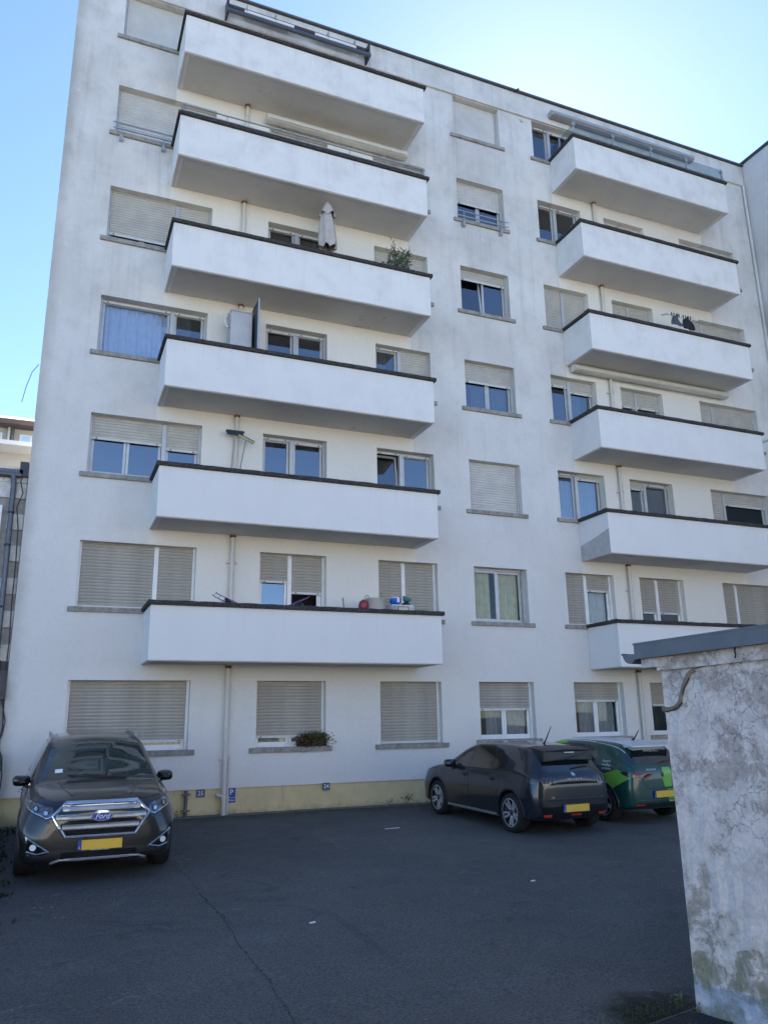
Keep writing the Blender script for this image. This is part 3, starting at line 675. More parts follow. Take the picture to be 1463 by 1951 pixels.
# awnings in their cases
def awning(x0, x1, y, z, mat, kind):
    if kind == 'open':
        mb = MB(); mb.box(x0, x1, -.16, -.061, z + .20, z + .29); mb.box(x0, x0 + .05, -.36, -.061, z - .16, z + .30); mb.box(x1 - .05, x1, -.36, -.061, z - .16, z + .30)
        o = apart(mb, 'awning', MT['darkmetal'])
        MB().tube([(x0 + .05, -.22, z + .17), (x1 - .05, -.22, z + .17)], .055, 10).build('awning_roll', MT['darkmetal'], o)
        MB().box(x0, x1, -.42, -.35, z - .17, z - .08).build('front_bar', MT['zinc'], o)
        for a, c in ((x0 + .45, x0 + 1.75), (x1 - 1.55, x1 - .4)):
            MB().tube([(a, -.31, z + .06), (c, -.31, z + .06)], .045, 8).build('folding_arm', MT['white'], o)
        for xx in (x0 + .5, x0 + 1.25, x1 - 1.2, x1 - .45): MB().box(xx - .012, xx + .012, -.40, -.1, z + .05, z + .22).build('bracket', MT['steel'], o)
        MB().tube([(x1 - .03, -.38, z), (x1 - .03, -.38, z - .75)], .008, 6).build('crank_rod', MT['steel'], o)
        return
    h = .20; prof = [(-.26, z + .02), (-.30, z + .06), (-.30, z + .12), (-.26, z + .19), (-.20, z + h), (-.07, z + h), (-.07, z + .03), (-.16, z)]
    mb = MB(); n = len(prof); vs = [(x0, a, c) for a, c in prof] + [(x1, a, c) for a, c in prof]
    fs = [tuple(range(n)), tuple(range(2 * n - 1, n - 1, -1))] + [(i, n + i, n + (i + 1) % n, (i + 1) % n) for i in range(n)]
    mb.add(vs, fs); o = apart(mb, 'awning', mat)
    MB().box(x0 + .06, x1 - .06, -.315, -.29, z + .035, z + .10).build('front_bar', mat, o, bevel=.01)
    for xx in (x0 + .6, (x0 + x1) / 2, x1 - .6): MB().box(xx - .05, xx + .05, -.07, 0.0, z + .05, z + .22).build('bracket', mat, o)
awning(2.72, 6.60, 0, 17.52, None, 'open')
awning(12.50, 18.0, 0, 17.52, MT['awng'], 'case')
awning(3.84, 7.68, 0, 14.56, MT['awn'], 'case')
awning(12.56, 18.10, 0, 9.19, MT['awn'], 'case')

# ------------------------------------------------------------------ wing that closes the yard on the right
wing = thing('wing_building', 'pale grey rendered wing standing at right angles to the white block', 'building', (24, -3, -1.9))
wi = Vector((-24, 3, 1.9))
MB().box(20.40, 30, -9, 11, -2.3, 18.2).build('wall', MT['wing'], wing, loc=wi)
MB().box(20.34, 30, -9.06, 11, 18.2, 18.29).build('roof_edge', MT['darkmetal'], wing, loc=wi)

# bracket with a pole at the end of a right hand balcony
t = thing('pole_bracket', 'grey metal pole held by a bracket at the end of the right third floor balcony', 'pole', (18.13, -1.08, 7.50))
MB().box(0, .02, -.09, .09, -.1, .1).build('mounting_plate', MT['steel'], t); MB().tube([(.02, 0, 0), (.25, 0, .08), (.9, 0, .3)], .03, 8).build('pole', MT['steel'], t)

# ------------------------------------------------------------------ left neighbour with stone cladding
nb = thing('stone_clad_house', 'low house clad in pale stone blocks beside the white block', 'building', (-4, .2, -1.75)); ni = Vector((4, -.2, 1.75))
MB().box(-9, UL - .01, .16, 7, -2.0, 4.85).build('wall', stone_mat('mortar', (.33, .32, .30)), nb, loc=ni)
hues = [stone_mat('pale_stone', (.62, .61, .58)), stone_mat('grey_stone', (.57, .56, .54)), stone_mat('buff_stone', (.63, .61, .56))]
bm_cache = {}
row = 0; z = .55
while z < 4.80:
    h = .318; x = UL - .012; first = True
    while x > -2.9:
        L = random.choice([.42, .56, .7]) if not first else [.18, .44, .3, .56][row % 4]
        first = False
        x0 = x - L
        if not (x0 < -1.12 and z + h > 1.2 and z < 4.25 and x > -2.2):
            k = (round(L, 2),)
            if k not in bm_cache: bm_cache[k] = MB().box(.004, L - .004, 0, .05, .004, h - .004).mesh('stone_block')
            me = bm_cache[k]
            if not me.materials: me.materials.append(hues[0])
            o = link_mesh('stone_block', me, nb, Vector((x0, .11 + random.uniform(-.006, .006), z)) + ni); o.material_slots[0].link = 'OBJECT'; o.material_slots[0].material = random.choice(hues)
        x = x0
    z += h; row += 1
wf = MB(); wf.box(-2.1, -2.02, .09, .17, 1.3, 4.2); wf.box(-1.20, -1.12, .09, .17, 1.3, 4.2); wf.box(-2.02, -1.20, .09, .17, 4.12, 4.2); wf.box(-2.02, -1.2, .09, .17, 1.3, 1.38)
wfo = wf.build('window', MT['pvc'], nb, loc=ni); MB().box(-2.02, -1.20, .13, .15, 1.38, 4.12).build('pane', simple('mirror_pane', (.02, .03, .04), .03, var=0, ior=2.4), wfo)
g = MB().lathe([(.065, 0), (.065, 3.4)], Matrix.Translation((-4.25, .05, 4.83)) @ Matrix.Rotation(pi / 2, 4, 'Y'), 10, True); g.box(-8, -.82, .0, .16, 4.84, 4.93)
g.build('gutter', MT['zinc'], nb, loc=ni)
d = MB().tube([(-.98, .03, 4.83), (-.96, .03, 4.6), (-.945, .03, 2.9), (-.93, .03, .9)], .05, 10).build('downpipe', MT['zinc'], nb, loc=ni)
for zz in (4.05, 3.4, 2.2): MB().lathe([(.05, -.02), (.06, -.02), (.06, .02), (.05, .02)], Matrix.Translation((-.955, .03, zz)), 10).build('pipe_bracket', MT['darkmetal'], d)
MB().box(-.88, -.72, .0, .18, 4.80, 5.10).build('roof_verge', MT['darkmetal'], nb, loc=ni)
MB().box(-9, UL - .02, .25, 7, 4.85, 4.95).build('roof', MT['slate'], nb, loc=ni)
sl_ = MB()
for j in range(4):
    for i in range(6): sl_.box(-2.2 + .25 * i, -1.96 + .25 * i, .02 - .05 * (3 - j), .05 - .05 * (3 - j), .50 + .17 * j - .02, .50 + .17 * j + .17)
o = sl_.build('slate_canopy', MT['slate'], nb, loc=ni); o['kind'] = 'stuff'
# cables hanging down at the corner
tag(MB().tube([(-.80, .02, 4.86), (-.84, .0, 4.68), (-.78, .01, 4.45), (-.86, .0, 4.15), (-.80, .01, 3.75), (-.775, .02, 3.0), (-.77, .02, 2.2), (-.745, .0, 1.6), (-.75, .0, 1.0), (-.73, -.02, .4), (-.70, -.03, .0), (-.755, -.03, -.3), (-.66, -.05, -.55), (-.63, -.05, -.9), (-.66, -.03, -1.4)], .012, 6).build('hanging_cable', MT['wire']),
    'long black cable hanging loose down the joint between stone house and white block', 'cable')
tag(MB().tube([(-.86, .0, 1.2), (-.80, -.02, .6), (-.67, -.04, .1), (-.70, -.04, -.15), (-.80, -.04, -.4), (-.78, -.04, -1.0)], .010, 6).build('hanging_cable', MT['wire']),
    'short looped black cable crossing the longer one near the green post', 'cable')
tag(MB().tube([(-.74, .05, 7.25), (-.85, .03, 7.05), (-.93, .0, 6.7), (-.98, -.02, 6.35)], .007, 5).build('wire_end', MT['wire']), 'bent end of thin wire sticking out from the left edge of the white block', 'wire')
t = thing('green_post', 'dark green painted fence post at the left corner by the wall', 'post', (-.74, -.32, -1.76))
MB().box(-.10, .09, -.03, .03, 0, 1.28).build('post', MT['greenpost'], t, bevel=.008); MB().box(-.02, .12, -.045, -.03, 1.0, 1.05).build('clip', MT['black'], t); MB().box(-.02, .12, -.045, -.03, .55, .6).build('clip', MT['black'], t)

# house far behind, over the low roof
bh = thing('rear_house', 'pale house with dark eaves seen far behind the low stone house', 'building', (-4, 14, 0)); bi_ = Vector((4, -14, 0))
MB().box(-12, 3, 14, 22, -1.7, 10.85).build('wall', simple('pale_render', (.50, .47, .42), .9, var=.08, vs=.7), bh, loc=bi_)
r = MB().add([(-12.4, 13.5, 10.85), (3, 13.5, 10.85), (3, 18, 12.6), (-12.4, 18, 12.6), (-12.4, 22.4, 10.85), (3, 22.4, 10.85)], [(0, 1, 2, 3), (3, 2, 5, 4)]); r.build('roof', simple('pale_roof', (.55, .53, .49), .8, var=.1), bh, loc=bi_)
MB().box(-12.4, 3, 13.42, 14.0, 10.66, 10.84).build('eaves', simple('dark_eaves', (.13, .09, .075), .7), bh, loc=bi_)
MB().box(-12.4, 3, 13.0, 14.0, 9.72, 9.88).build('balcony_slab', MT['white'], bh, loc=bi_)
for x in (-2.75, -1.75, -5):
    wfo = MB().box(x, x + .42, 13.94, 14.0, 9.95, 10.45).build('window', MT['pvc'], bh, loc=bi_)
    MB().box(x + .06, x + .36, 13.925, 13.94, 10.0, 10.4).build('pane', MT['ltblue'], wfo)
MB().tube([(-2.0, 13.9, 9.9), (-2.0, 13.9, 10.66)], .06, 8).build('downpipe', MT['zinc'], bh, loc=bi_)
MB().tube([(-2.12, 13.9, 9.9), (-2.12, 13.9, 10.66)], .05, 8).build('downpipe', MT['pipe'], bh, loc=bi_)
wfo = MB().box(-3.6, -2.35, 13.95, 14.0, 7.3, 8.6).build('window', MT['alu'], bh, loc=bi_); MB().box(-3.5, -2.42, 13.93, 13.95, 7.4, 8.5).build('shutter', MT['shutter'], wfo)

# ------------------------------------------------------------------ house across the yard, behind the photographer (seen mirrored in the panes)
op = thing('cream_house', 'cream gabled house across the yard mirrored in the lower panes', 'building', (2, -36, -2.4)); oi_ = Vector((-2, 36, 2.4))
m = MB(); m.add([(-16, -35, -2.5), (24, -35, -2.5), (24, -35, 6), (-16, -35, 6), (-16, -45, -2.5), (24, -45, -2.5), (24, -45, 6), (-16, -45, 6)], [(1, 0, 3, 2), (0, 4, 7, 3), (5, 1, 2, 6), (4, 5, 6, 7)])
m.add([(0, -34.6, 6), (9, -34.6, 6), (4.5, -34.6, 9.5), (0, -34.6, -2.5), (9, -34.6, -2.5), (0, -35.0, 6), (9, -35.0, 6), (0, -35, -2.5), (9, -35, -2.5)], [(4, 3, 0, 1), (1, 0, 2), (3, 7, 5, 0), (8, 4, 1, 6)])
m.build('wall', MT['opp'], op, loc=oi_)
r = MB().add([(-16.4, -34.6, 5.9), (24.4, -34.6, 5.9), (24.4, -40, 8.6), (-16.4, -40, 8.6), (-16.4, -45.4, 5.9), (24.4, -45.4, 5.9)], [(1, 0, 3, 2), (2, 3, 4, 5)])
r.add([(-.3, -34.3, 5.8), (4.5, -34.3, 9.75), (9.3, -34.3, 5.8), (-.3, -39, 5.8), (4.5, -40, 9.75), (9.3, -39, 5.8)], [(0, 1, 4, 3), (1, 2, 5, 4)]); r.build('roof', MT['tiles'], op, loc=oi_)
for x in (-12, -8, -4, 2.2, 5.8, 12, 16, 20):
    for z in (-.8, 2.6):
        y = -34.6 if 0 < x < 9 else -35.0
        wo_ = MB().box(x, x + 1.2, y, y + .05, z, z + 1.5).build('window', MT['pvc'], op, loc=oi_); MB().box(x + .08, x + 1.12, y + .05, y + .06, z + .08, z + 1.42).build('pane', MT['carglass'], wo_)

# ------------------------------------------------------------------ rough painted shed on the right
DV = Vector((.215, -.977, 0)).normalized(); NV = Vector((.977, .215, 0)).normalized()   # along wall towards camera / into the shed
C0 = Vector((4.43, -11.497, 0))
sh = thing('painted_shed', 'old shed with cracked peeling pale paint and grey metal roof edge', 'shed', (C0.x, C0.y, ground_z(-11.5)))
ishd = -sh.location
def S3(t, n, z): p = C0 + DV * t + NV * n; return (p.x, p.y, z)
def shed_wall():
    rnd = random.Random(3); mb = MB(); T = 5.2; zs = [-2.4, -2.0, -1.6, -1.2, -.8, -.4, -.02, .05, .20, .36]; n = 26
    ts = [0] + [.06 * i for i in range(1, 10)] + [.6 + .4 * i for i in range(12)]
    off = {}
    for j, z in enumerate(zs):
        for i, t in enumerate(ts):
            o = rnd.uniform(-.006, .006); tt = t + (rnd.uniform(-.005, .012) if i == 0 else 0)
            if i == 0 and -.1 < z < .1: tt += .01
            if i == 0 and z < -.03: tt += .012
            off[(i, j)] = S3(tt, o, z + (.033 * t if j == len(zs) - 1 else 0))
    vs = [off[(i, j)] for j in range(len(zs)) for i in range(len(ts))]; k = len(ts)
    mb.add(vs, [(j * k + i, (j + 1) * k + i, (j + 1) * k + i + 1, j * k + i + 1) for j in range(len(zs) - 1) for i in range(k - 1)])
    # far end and inner return
    mb.add([S3(0.022, 0.003, -2.4), S3(0.022, 0.003, .44), S3(0.022, 3.2, .44), S3(0.022, 3.2, -2.4)], [(0, 1, 2, 3)])
    mb.add([S3(T, 0, -2.4), S3(T, 0, .44), S3(T, 3.2, .44), S3(T, 3.2, -2.4)], [(3, 2, 1, 0)]); mb.add([S3(0, 3.2, -2.4), S3(0, 3.2, .44), S3(T, 3.2, .44), S3(T, 3.2, -2.4)], [(0, 1, 2, 3)])
    mb.build('wall', MT['shed'], sh, loc=ishd)
    m2 = MB()
    def sbox(t0, t1, n0, n1, z0, z1, sl=0):
        m2.add([S3(t0, n0, z0 + sl * t0), S3(t1, n0, z0 + sl * t1), S3(t1, n1, z0 + sl * t1), S3(t0, n1, z0 + sl * t0), S3(t0, n0, z1 + sl * t0), S3(t1, n0, z1 + sl * t1), S3(t1, n1, z1 + sl * t1), S3(t0, n1, z1 + sl * t0)],
               [(0, 1, 2, 3), (7, 6, 5, 4), (4, 5, 1, 0), (5, 6, 2, 1), (6, 7, 3, 2), (7, 4, 0, 3)])
    sbox(-.01, 5.3, -.022, .3, .352, .47, .033); m2.build('frieze', MT['shed'], sh, loc=ishd)
    m2 = MB(); sbox(-.005, 5.3, -.034, 0.0, .345, .372, .033); m2.build('moulding', MT['shed'], sh, loc=ishd)
    m2 = MB(); sbox(-.13, .02, -.05, .3, .375, .448, 0); m2.build('corbel', MT['shed'], sh, loc=ishd)
    m2 = MB(); sbox(-.145, 5.4, -.11, -.09, .447, .558, .033); sbox(-.15, 5.4, -.115, 3.4, .558, .572, .033); sbox(-.145, 5.4, -.09, 3.3, .45, .465, .033)
    m2.build('roof', MT['zinc'], sh, loc=ishd)
    gm = MB(); prof = []
    for i in range(9):
        a = pi + pi * i / 8; prof.append((cos(a) * .062, sin(a) * .075))
    vs = []; N = [-.10, 3.3]
    for nn_ in N:
        for (a, z) in prof: vs.append(S3(-.205 + a, nn_, .485 + z))
    for nn_ in N:
        for (a, z) in prof: vs.append(S3(-.205 + a * .9, nn_, .485 + z * .9))
    k = 9; fs = [(i, i + 1, k + i + 1, k + i) for i in range(k - 1)] + [(2 * k + i + 1, 2 * k + i, 3 * k + i, 3 * k + i + 1) for i in range(k - 1)] + [tuple(range(k))]
    gm.add(vs, fs); gm.tube([S3(-.268, -.105, .487), S3(-.268, 3.3, .487)], .009, 6); gm.build('gutter', MT['zinc'], sh, loc=ishd)
    # the mortar filled crack near the corner
    cr = [(-.012, .055), (.03, .048), (.06, .052), (.10, .066), (.135, .09), (.16, .12), (.172, .165), (.19, .21), (.215, .25), (.24, .285), (.262, .315), (.31, .338)]
    cm = MB(); vs = []
    for i, (t, z) in enumerate(cr):
        a = cr[max(i - 1, 0)]; c = cr[min(i + 1, len(cr) - 1)]; dx, dz = c[0] - a[0], c[1] - a[1]; l = math.hypot(dx, dz); nx, nz = -dz / l, dx / l
        wd = .017 * (1 if i < len(cr) - 2 else .9) * rnd.uniform(.75, 1.3)
        for q, o in ((-1, -.004), (-.5, -.013), (.5, -.012), (1, -.004)): vs.append(S3(t + nx * wd * q, o + rnd.uniform(-.003, .002), z + nz * wd * q))
    k = 4; cm.add(vs, [(i * k + j, (i + 1) * k + j, (i + 1) * k + j + 1, i * k + j + 1) for i in range(len(cr) - 1) for j in range(3)]); cm.build('mortar_repair', stone_mat('old_mortar', (.21, .175, .13)), sh, loc=ishd)
    cm = MB(); pts = [S3(t + rnd.uniform(-.004, .004), -.011, z) for t, z in [(.03, .036), (.09, .043), (.14, .06), (.172, .10)]]; cm.tube(pts, .005, 5); pts = [S3(t, -.012, z) for t, z in [(.19, .155), (.205, .20), (.235, .24), (.262, .28)]]; cm.tube(pts, .004, 5)
    pts = [S3(t, -.026, z) for t, z in [(.66, .395), (.668, .42), (.664, .45), (.672, .475)]]; cm.tube(pts, .006, 5)
    pts = [S3(t, -.006, z) for t, z in [(.29, .34), (.36, .352), (.42, .36)]]; cm.tube(pts, .003, 5); cm.build('crack', MT['stop'], sh, loc=ishd)
shed_wall()

# ------------------------------------------------------------------ cars
def pchip(xs, ys, x):
    n = len(xs)
    if x <= xs[0]: return ys[0]
    if x >= xs[-1]: return ys[-1]
    h = [xs[i + 1] - xs[i] for i in range(n - 1)]; d = [(ys[i + 1] - ys[i]) / h[i] for i in range(n - 1)]
    m = [d[0]] + [0 if d[i - 1] * d[i] <= 0 else 2 * d[i - 1] * d[i] / (d[i - 1] + d[i]) for i in range(1, n - 1)] + [d[-1]]
    for i in range(n - 1):
        if x <= xs[i + 1]:
            t = (x - xs[i]) / h[i]
            return (ys[i] * (2 * t ** 3 - 3 * t * t + 1) + m[i] * h[i] * (t ** 3 - 2 * t * t + t) + ys[i + 1] * (3 * t * t - 2 * t ** 3) + m[i + 1] * h[i] * (t ** 3 - t * t))

class Car:
    def __init__(s, name, label, cat, table, paint, axles, arch_r, loc, rz, sub=90):
        s.root = thing(name, label, cat, loc, rz); s.root.rotation_mode = 'XYZ'
        s.table = table; xs = [r[0] for r in table]; cols = list(zip(*table))
        def sec(x):
            g = [pchip(xs, cols[i], x) for i in range(1, 10)]
            zb, wb, zm, wm, zs, ws, zr, wr, zt = g
            pts = [(0, zb), (wb * .55, zb), (wb, zb + .03), ((wb + wm) / 2 + .015, (zb + zm) / 2 - .02), (wm, zm), ((wm + ws) / 2 + .008, (zm + zs) / 2), (ws, zs)]
            pts += [(ws + (wr - ws) * .22 + .002, zs + (zr - zs) * .25), (ws + (wr - ws) * .55 + .01, zs + (zr - zs) * .6), (wr, zr), (wr * .72, zr + (zt - zr) * .62), (wr * .36, zr + (zt - zr) * .93), (0, zt)]
            return pts
        x0, x1 = xs[0], xs[-1]; st = []
        for i in range(sub + 1):
            t = i / sub; t2 = .5 - .5 * cos(pi * t); st.append(x0 + (x1 - x0) * (.45 * t + .55 * t2))
        mb = MB(); vs = []; rings = []
        K = None
        for x in st:
            p = sec(x)
            # refine the half section with Catmull-Rom
            q = []
            for i in range(len(p) - 1):
                a, b, c, d = p[max(i - 1, 0)], p[i], p[i + 1], p[min(i + 2, len(p) - 1)]
                for k in range(3):
                    t = k / 3
                    f = lambda u: .5 * (2 * b[u] + (c[u] - a[u]) * t + (2 * a[u] - 5 * b[u] + 4 * c[u] - d[u]) * t * t + (3 * b[u] - a[u] - 3 * c[u] + d[u]) * t ** 3)
                    q.append((max(0, f(0)), f(1)))
            q[0] = p[0]; q.append(p[-1])
            ring = [(x, y, z) for y, z in q] + [(x, -y, z) for y, z in q[-2:0:-1]]
            K = len(ring); rings.append(ring)
        vs = [v for r in rings for v in r]; fs = []
        for i in range(len(rings) - 1):
            for k in range(K): fs.append((i * K + k, (i + 1) * K + k, (i + 1) * K + (k + 1) % K, i * K + (k + 1) % K))
        mb.add(vs, fs, True)
        hn = K // 2
        for base, flip in ((0, False), ((len(rings) - 1) * K, True)):
            for k in range(hn):
                a, b, c, d = base + k, base + k + 1, base + (K - k - 1) % K, base + (K - k) % K
                f = tuple(dict.fromkeys((a, b, c, d)))
                if len(f) > 2:
                    mb.f.append(f if not flip else tuple(reversed(f))); mb.sm.append(True)
        me = mb.mesh('body', paint)
        bm = bmesh.new(); bm.from_mesh(me); bmesh.ops.remove_doubles(bm, verts=bm.verts, dist=1e-5); bmesh.ops.recalc_face_normals(bm, faces=bm.faces); bm.to_mesh(me)
        s.bvh = BVHTree.FromBMesh(bm); bm.free()
        body = bpy.data.objects.new('body', me); COL.objects.link(body)
        # wheel arches cut out of the body
        cut = []
        for ax in axles:
            for sg in (1, -1):
                c = MB().lathe([(0, 0), (arch_r, 0), (arch_r, .5), (0, .5)], Matrix.Translation((ax[0], sg * (ax[2] - .34), ax[1])) @ Matrix.Rotation(-sg * pi / 2, 4, 'X'), 40)
                cme = c.mesh('cut', MT['black']); bm = bmesh.new(); bm.from_mesh(cme); bmesh.ops.remove_doubles(bm, verts=bm.verts, dist=1e-5); bmesh.ops.recalc_face_normals(bm, faces=bm.faces); bm.to_mesh(cme); bm.free()
                co = bpy.data.objects.new('cut', cme); COL.objects.link(co); cut.append(co)
                md = body.modifiers.new('b', 'BOOLEAN'); md.object = co; md.operation = 'DIFFERENCE'; md.solver = 'MANIFOLD'; md.material_mode = 'TRANSFER'
        dg = bpy.context.evaluated_depsgraph_get(); dg.update()
        nme = bpy.data.meshes.new_from_object(body.evaluated_get(dg)); nme.name = 'body'; body.modifiers.clear(); body.data = nme
        for c in cut: bpy.data.objects.remove(c)
        nme.set_sharp_from_angle(angle=radians(38)); body.parent = s.root; s.body = body

    def cast(s, axis, a, b, off):
        if axis == 'F': o, d = Vector((6, a, b)), Vector((-1, 0, 0))
        elif axis == 'R': o, d = Vector((-6, a, b)), Vector((1, 0, 0))
        elif axis == 'L': o, d = Vector((a, 6, b)), Vector((0, -1, 0))
        elif axis == 'S': o, d = Vector((a, -6, b)), Vector((0, 1, 0))
        else: o, d = Vector((a, b, 6)), Vector((0, 0, -1))
        h = s.bvh.ray_cast(o, d)
        if h[0] is None:
            q = o.copy()
            q = q + d * 6; h = s.bvh.find_nearest(q)
            return h[0] + h[1] * off, h[1]
        return h[0] + h[1] * off, h[1]

    def patch(s, name, poly, axis, mat, off=.004, step=.05, depth=.012, parent=None, mb=None, build=True, smooth=True):
        P = []
        n = len(poly)
        for i in range(n):
            a, b = Vector(poly[i]), Vector(poly[(i + 1) % n]); k = max(1, int((b - a).length / step))
            for j in range(k): P.append(a + (b - a) * j / k)
        nb_ = len(P); edges = [(i, (i + 1) % nb_) for i in range(nb_)]
        xs = [p[0] for p in P]; ys = [p[1] for p in P]
        def inside(q):
            c = False
            for i in range(nb_):
                a, b = P[i], P[(i + 1) % nb_]
                if (a[1] > q[1]) != (b[1] > q[1]) and q[0] < (b[0] - a[0]) * (q[1] - a[1]) / (b[1] - a[1]) + a[0]: c = not c
            return c
        pts = list(P); x = min(xs) + step * .5
        while x < max(xs):
            y = min(ys) + step * .5
            while y < max(ys):
                q = Vector((x, y))
                if inside(q) and min((q - p).length for p in P) > step * .35: pts.append(q)
                y += step
            x += step
        r = delaunay_2d_cdt([Vector((p[0], p[1])) for p in pts], edges, [], 1, 1e-5)
        V2, F2 = r[0], r[2]
        V = []; Nn = []
        for p in V2:
            a, b = s.cast(axis, p[0], p[1], off); V.append(a); Nn.append(b)
        own = mb is None
        if own: mb = MB()
        ref = {'F': Vector((1, 0, 0)), 'R': Vector((-1, 0, 0)), 'L': Vector((0, 1, 0)), 'S': Vector((0, -1, 0)), 'T': Vector((0, 0, 1))}[axis]
        F3 = []
        for f in F2:
            nn_ = (V[f[1]] - V[f[0]]).cross(V[f[2]] - V[f[0]])
            F3.append(tuple(f) if nn_.dot(ref) > 0 else tuple(reversed(f)))
        mb.add(V, F3, smooth)
        cnt = {}
        for f in F3:
            for i in range(len(f)):
                e = (f[i], f[(i + 1) % len(f)]); kk = tuple(sorted(e)); cnt.setdefault(kk, []).append(e)
        for kk, es in cnt.items():
            if len(es) == 1:
                a, b = es[0]; mb.add([V[a], V[b], V[b] - Nn[b] * depth, V[a] - Nn[a] * depth], [(1, 0, 3, 2)])
        if own and build: return mb.build(name, mat, parent or s.root)

    def ribbon(s, name, pts, wd, axis, mat, off=.006, closed=False, step=.03, depth=.015, parent=None, mb=None, round_=False):
        P = [Vector(p) for p in pts]; n = len(P); Q = []
        rng = n if closed else n - 1
        for i in range(rng):
            a, b = P[i], P[(i + 1) % n]; k = max(1, int((b - a).length / step))
            for j in range(k): Q.append(a + (b - a) * j / k)
        if not closed: Q.append(P[-1])
        m = len(Q); own = mb is None
        if own: mb = MB()
        prof = [(-1, -depth), (-1, 0), (-.4, .25), (.4, .25), (1, 0), (1, -depth)]; vs = []
        for i in range(m):
            a = Q[i - 1] if (closed or i > 0) else Q[i]; b = Q[(i + 1) % m] if (closed or i < m - 1) else Q[i]
            d0 = (Q[i] - a); d1 = (b - Q[i]); d0 = d0.normalized() if d0.length > 0 else d1.normalized(); d1 = d1.normalized() if d1.length > 0 else d0
            t = (d0 + d1).normalized(); nn_ = Vector((-t[1], t[0])); k = 1 / max(.45, t.dot(d0))
            for q, o in prof:
                p = Q[i] + nn_ * (wd / 2 * q * k); v, N = s.cast(axis, p[0], p[1], off + (o if o < 0 else o * min(wd, .03))); vs.append(v)
        L = len(prof); fs = []
        for i in range(m if closed else m - 1):
            j = (i + 1) % m
            for k in range(L - 1): fs.append((i * L + k, j * L + k, j * L + k + 1, i * L + k + 1))
        mb.add(vs, fs, False)
        if not closed: mb.add([vs[k] for k in range(L)] + [vs[(m - 1) * L + k] for k in range(L)], [tuple(range(L)), tuple(range(2 * L - 1, L - 1, -1))])
        if own: return mb.build(name, mat, parent or s.root)

    def lettering(s, text, size, axis, a, b, mat, shear=0, off=.008, bold=0, parent=None, rot=0):
        me = text_mesh(text, size, .0, shear)
        sg = -1 if axis in ('R', ) else 1
        for v in me.vertices:
            u, w_ = v.co.x, v.co.y
            u, w_ = u * cos(rot) - w_ * sin(rot), u * sin(rot) + w_ * cos(rot)
            if axis == 'F': A, Bq = a + u, b + w_
            elif axis == 'R': A, Bq = a - u, b + w_
            elif axis == 'L': A, Bq = a - u, b + w_
            elif axis == 'S': A, Bq = a + u, b + w_
            v.co, _ = s.cast(axis, A, Bq, off)
        me.materials.clear(); me.materials.append(mat); me.update()
        return link_mesh('lettering', me, parent or s.root)

    def wheel(s, x, y, r, wd, side, spokes, style, rim_r):
        # axis along Y; outer face towards side
        Mx = Matrix.Translation((x, y, r)) @ Matrix.Rotation(-side * pi / 2, 4, 'X')
        h = wd / 2; tp = [(rim_r - .01, -h), (rim_r + .02, -h), (r - .03, -h - .006), (r - .006, -h + .02), (r, -h + .05), (r, h - .05), (r - .006, h - .02), (r - .03, h + .006), (rim_r + .02, h), (rim_r - .01, h - .01)]
        o = MB().lathe(tp, Mx, 40).build('wheel', MT['tyre'], s.root)
        MB().lathe([(rim_r, h - .012), (rim_r + .004, h + .001), (rim_r - .012, h + .004), (rim_r - .022, h - .012), (rim_r - .03, -h * .4), (.05, -h * .4)], Mx, 40).build('rim', MT['glossblack'] if style != 'suv' else MT['alloy'], o)
        MB().lathe([(rim_r + .004, h + .001), (rim_r - .010, h + .006), (rim_r - .018, h - .006), (rim_r - .006, h - .006)], Mx, 40).build('rim_lip', MT['alloy'], o)
        sp = MB()
        for i in range(spokes):
            a = 2 * pi * i / spokes + .3
            for dl in ((-.16, .16) if style == 'split' else (0,)):
                M2 = Mx @ Matrix.Rotation(a + dl * .35, 4, 'Z')
                ww = .018 if style == 'split' else .034; r1 = rim_r - .012; sk = dl * .16
                vs = []
                for (rr, wq, zz) in ((.035, ww * 1.2, h - .032), (r1 * .6, ww, h - .016), (r1, ww * .85, h - .006)):
                    cy = sk * rr / r1 * 1.2
                    vs += [M2 @ Vector((rr, cy - wq, zz - .03)), M2 @ Vector((rr, cy - wq * .75, zz)), M2 @ Vector((rr, cy + wq * .75, zz)), M2 @ Vector((rr, cy + wq, zz - .03))]
                sp.add(vs, [(i_ * 4 + j, i_ * 4 + j + 1, i_ * 4 + j + 5, i_ * 4 + j + 4) for i_ in range(2) for j in range(3)])
        sp.build('spokes', MT['alloy'], o)
        MB().lathe([(.052, h - .05), (.052, h - .024), (.03, h - .016), (0, h - .014)], Mx, 20).build('hub_cap', MT['darkmetal'], o)
        return o

    def mirror(s, x, y, z, side, mat, base):
        mb = MB(); M = Matrix.Translation((x, side * y, z))
        prof = []
        for i, (dx, k) in enumerate(((-.075, .88), (-.07, .97), (-.03, 1.0), (.03, .92), (.07, .68), (.09, .35))):
            ring = []
            for j in range(16):
                a = 2 * pi * j / 16; ring.append(M @ Vector((dx, (math.copysign(abs(cos(a)) ** .6, cos(a)) * .115 * k), math.copysign(abs(sin(a)) ** .7, sin(a)) * .075 * k)))
            prof.append(ring)
        vs = [p for r in prof for p in r]; fs = [(i * 16 + j, i * 16 + (j + 1) % 16, (i + 1) * 16 + (j + 1) % 16, (i + 1) * 16 + j) for i in range(5) for j in range(16)]
        mb.add(vs, fs, True); mb.add(prof[-1], [tuple(range(16))]); mb.add(prof[0], [tuple(range(15, -1, -1))])
        o = mb.build('mirror', mat, s.root)
        st = MB().tube([M @ Vector((.01, -side * .05, -.05)), M @ Vector((.02, -side * (y - base), -.09))], [.03, .035], 8); st.build('mirror_arm', MT['black'], o)
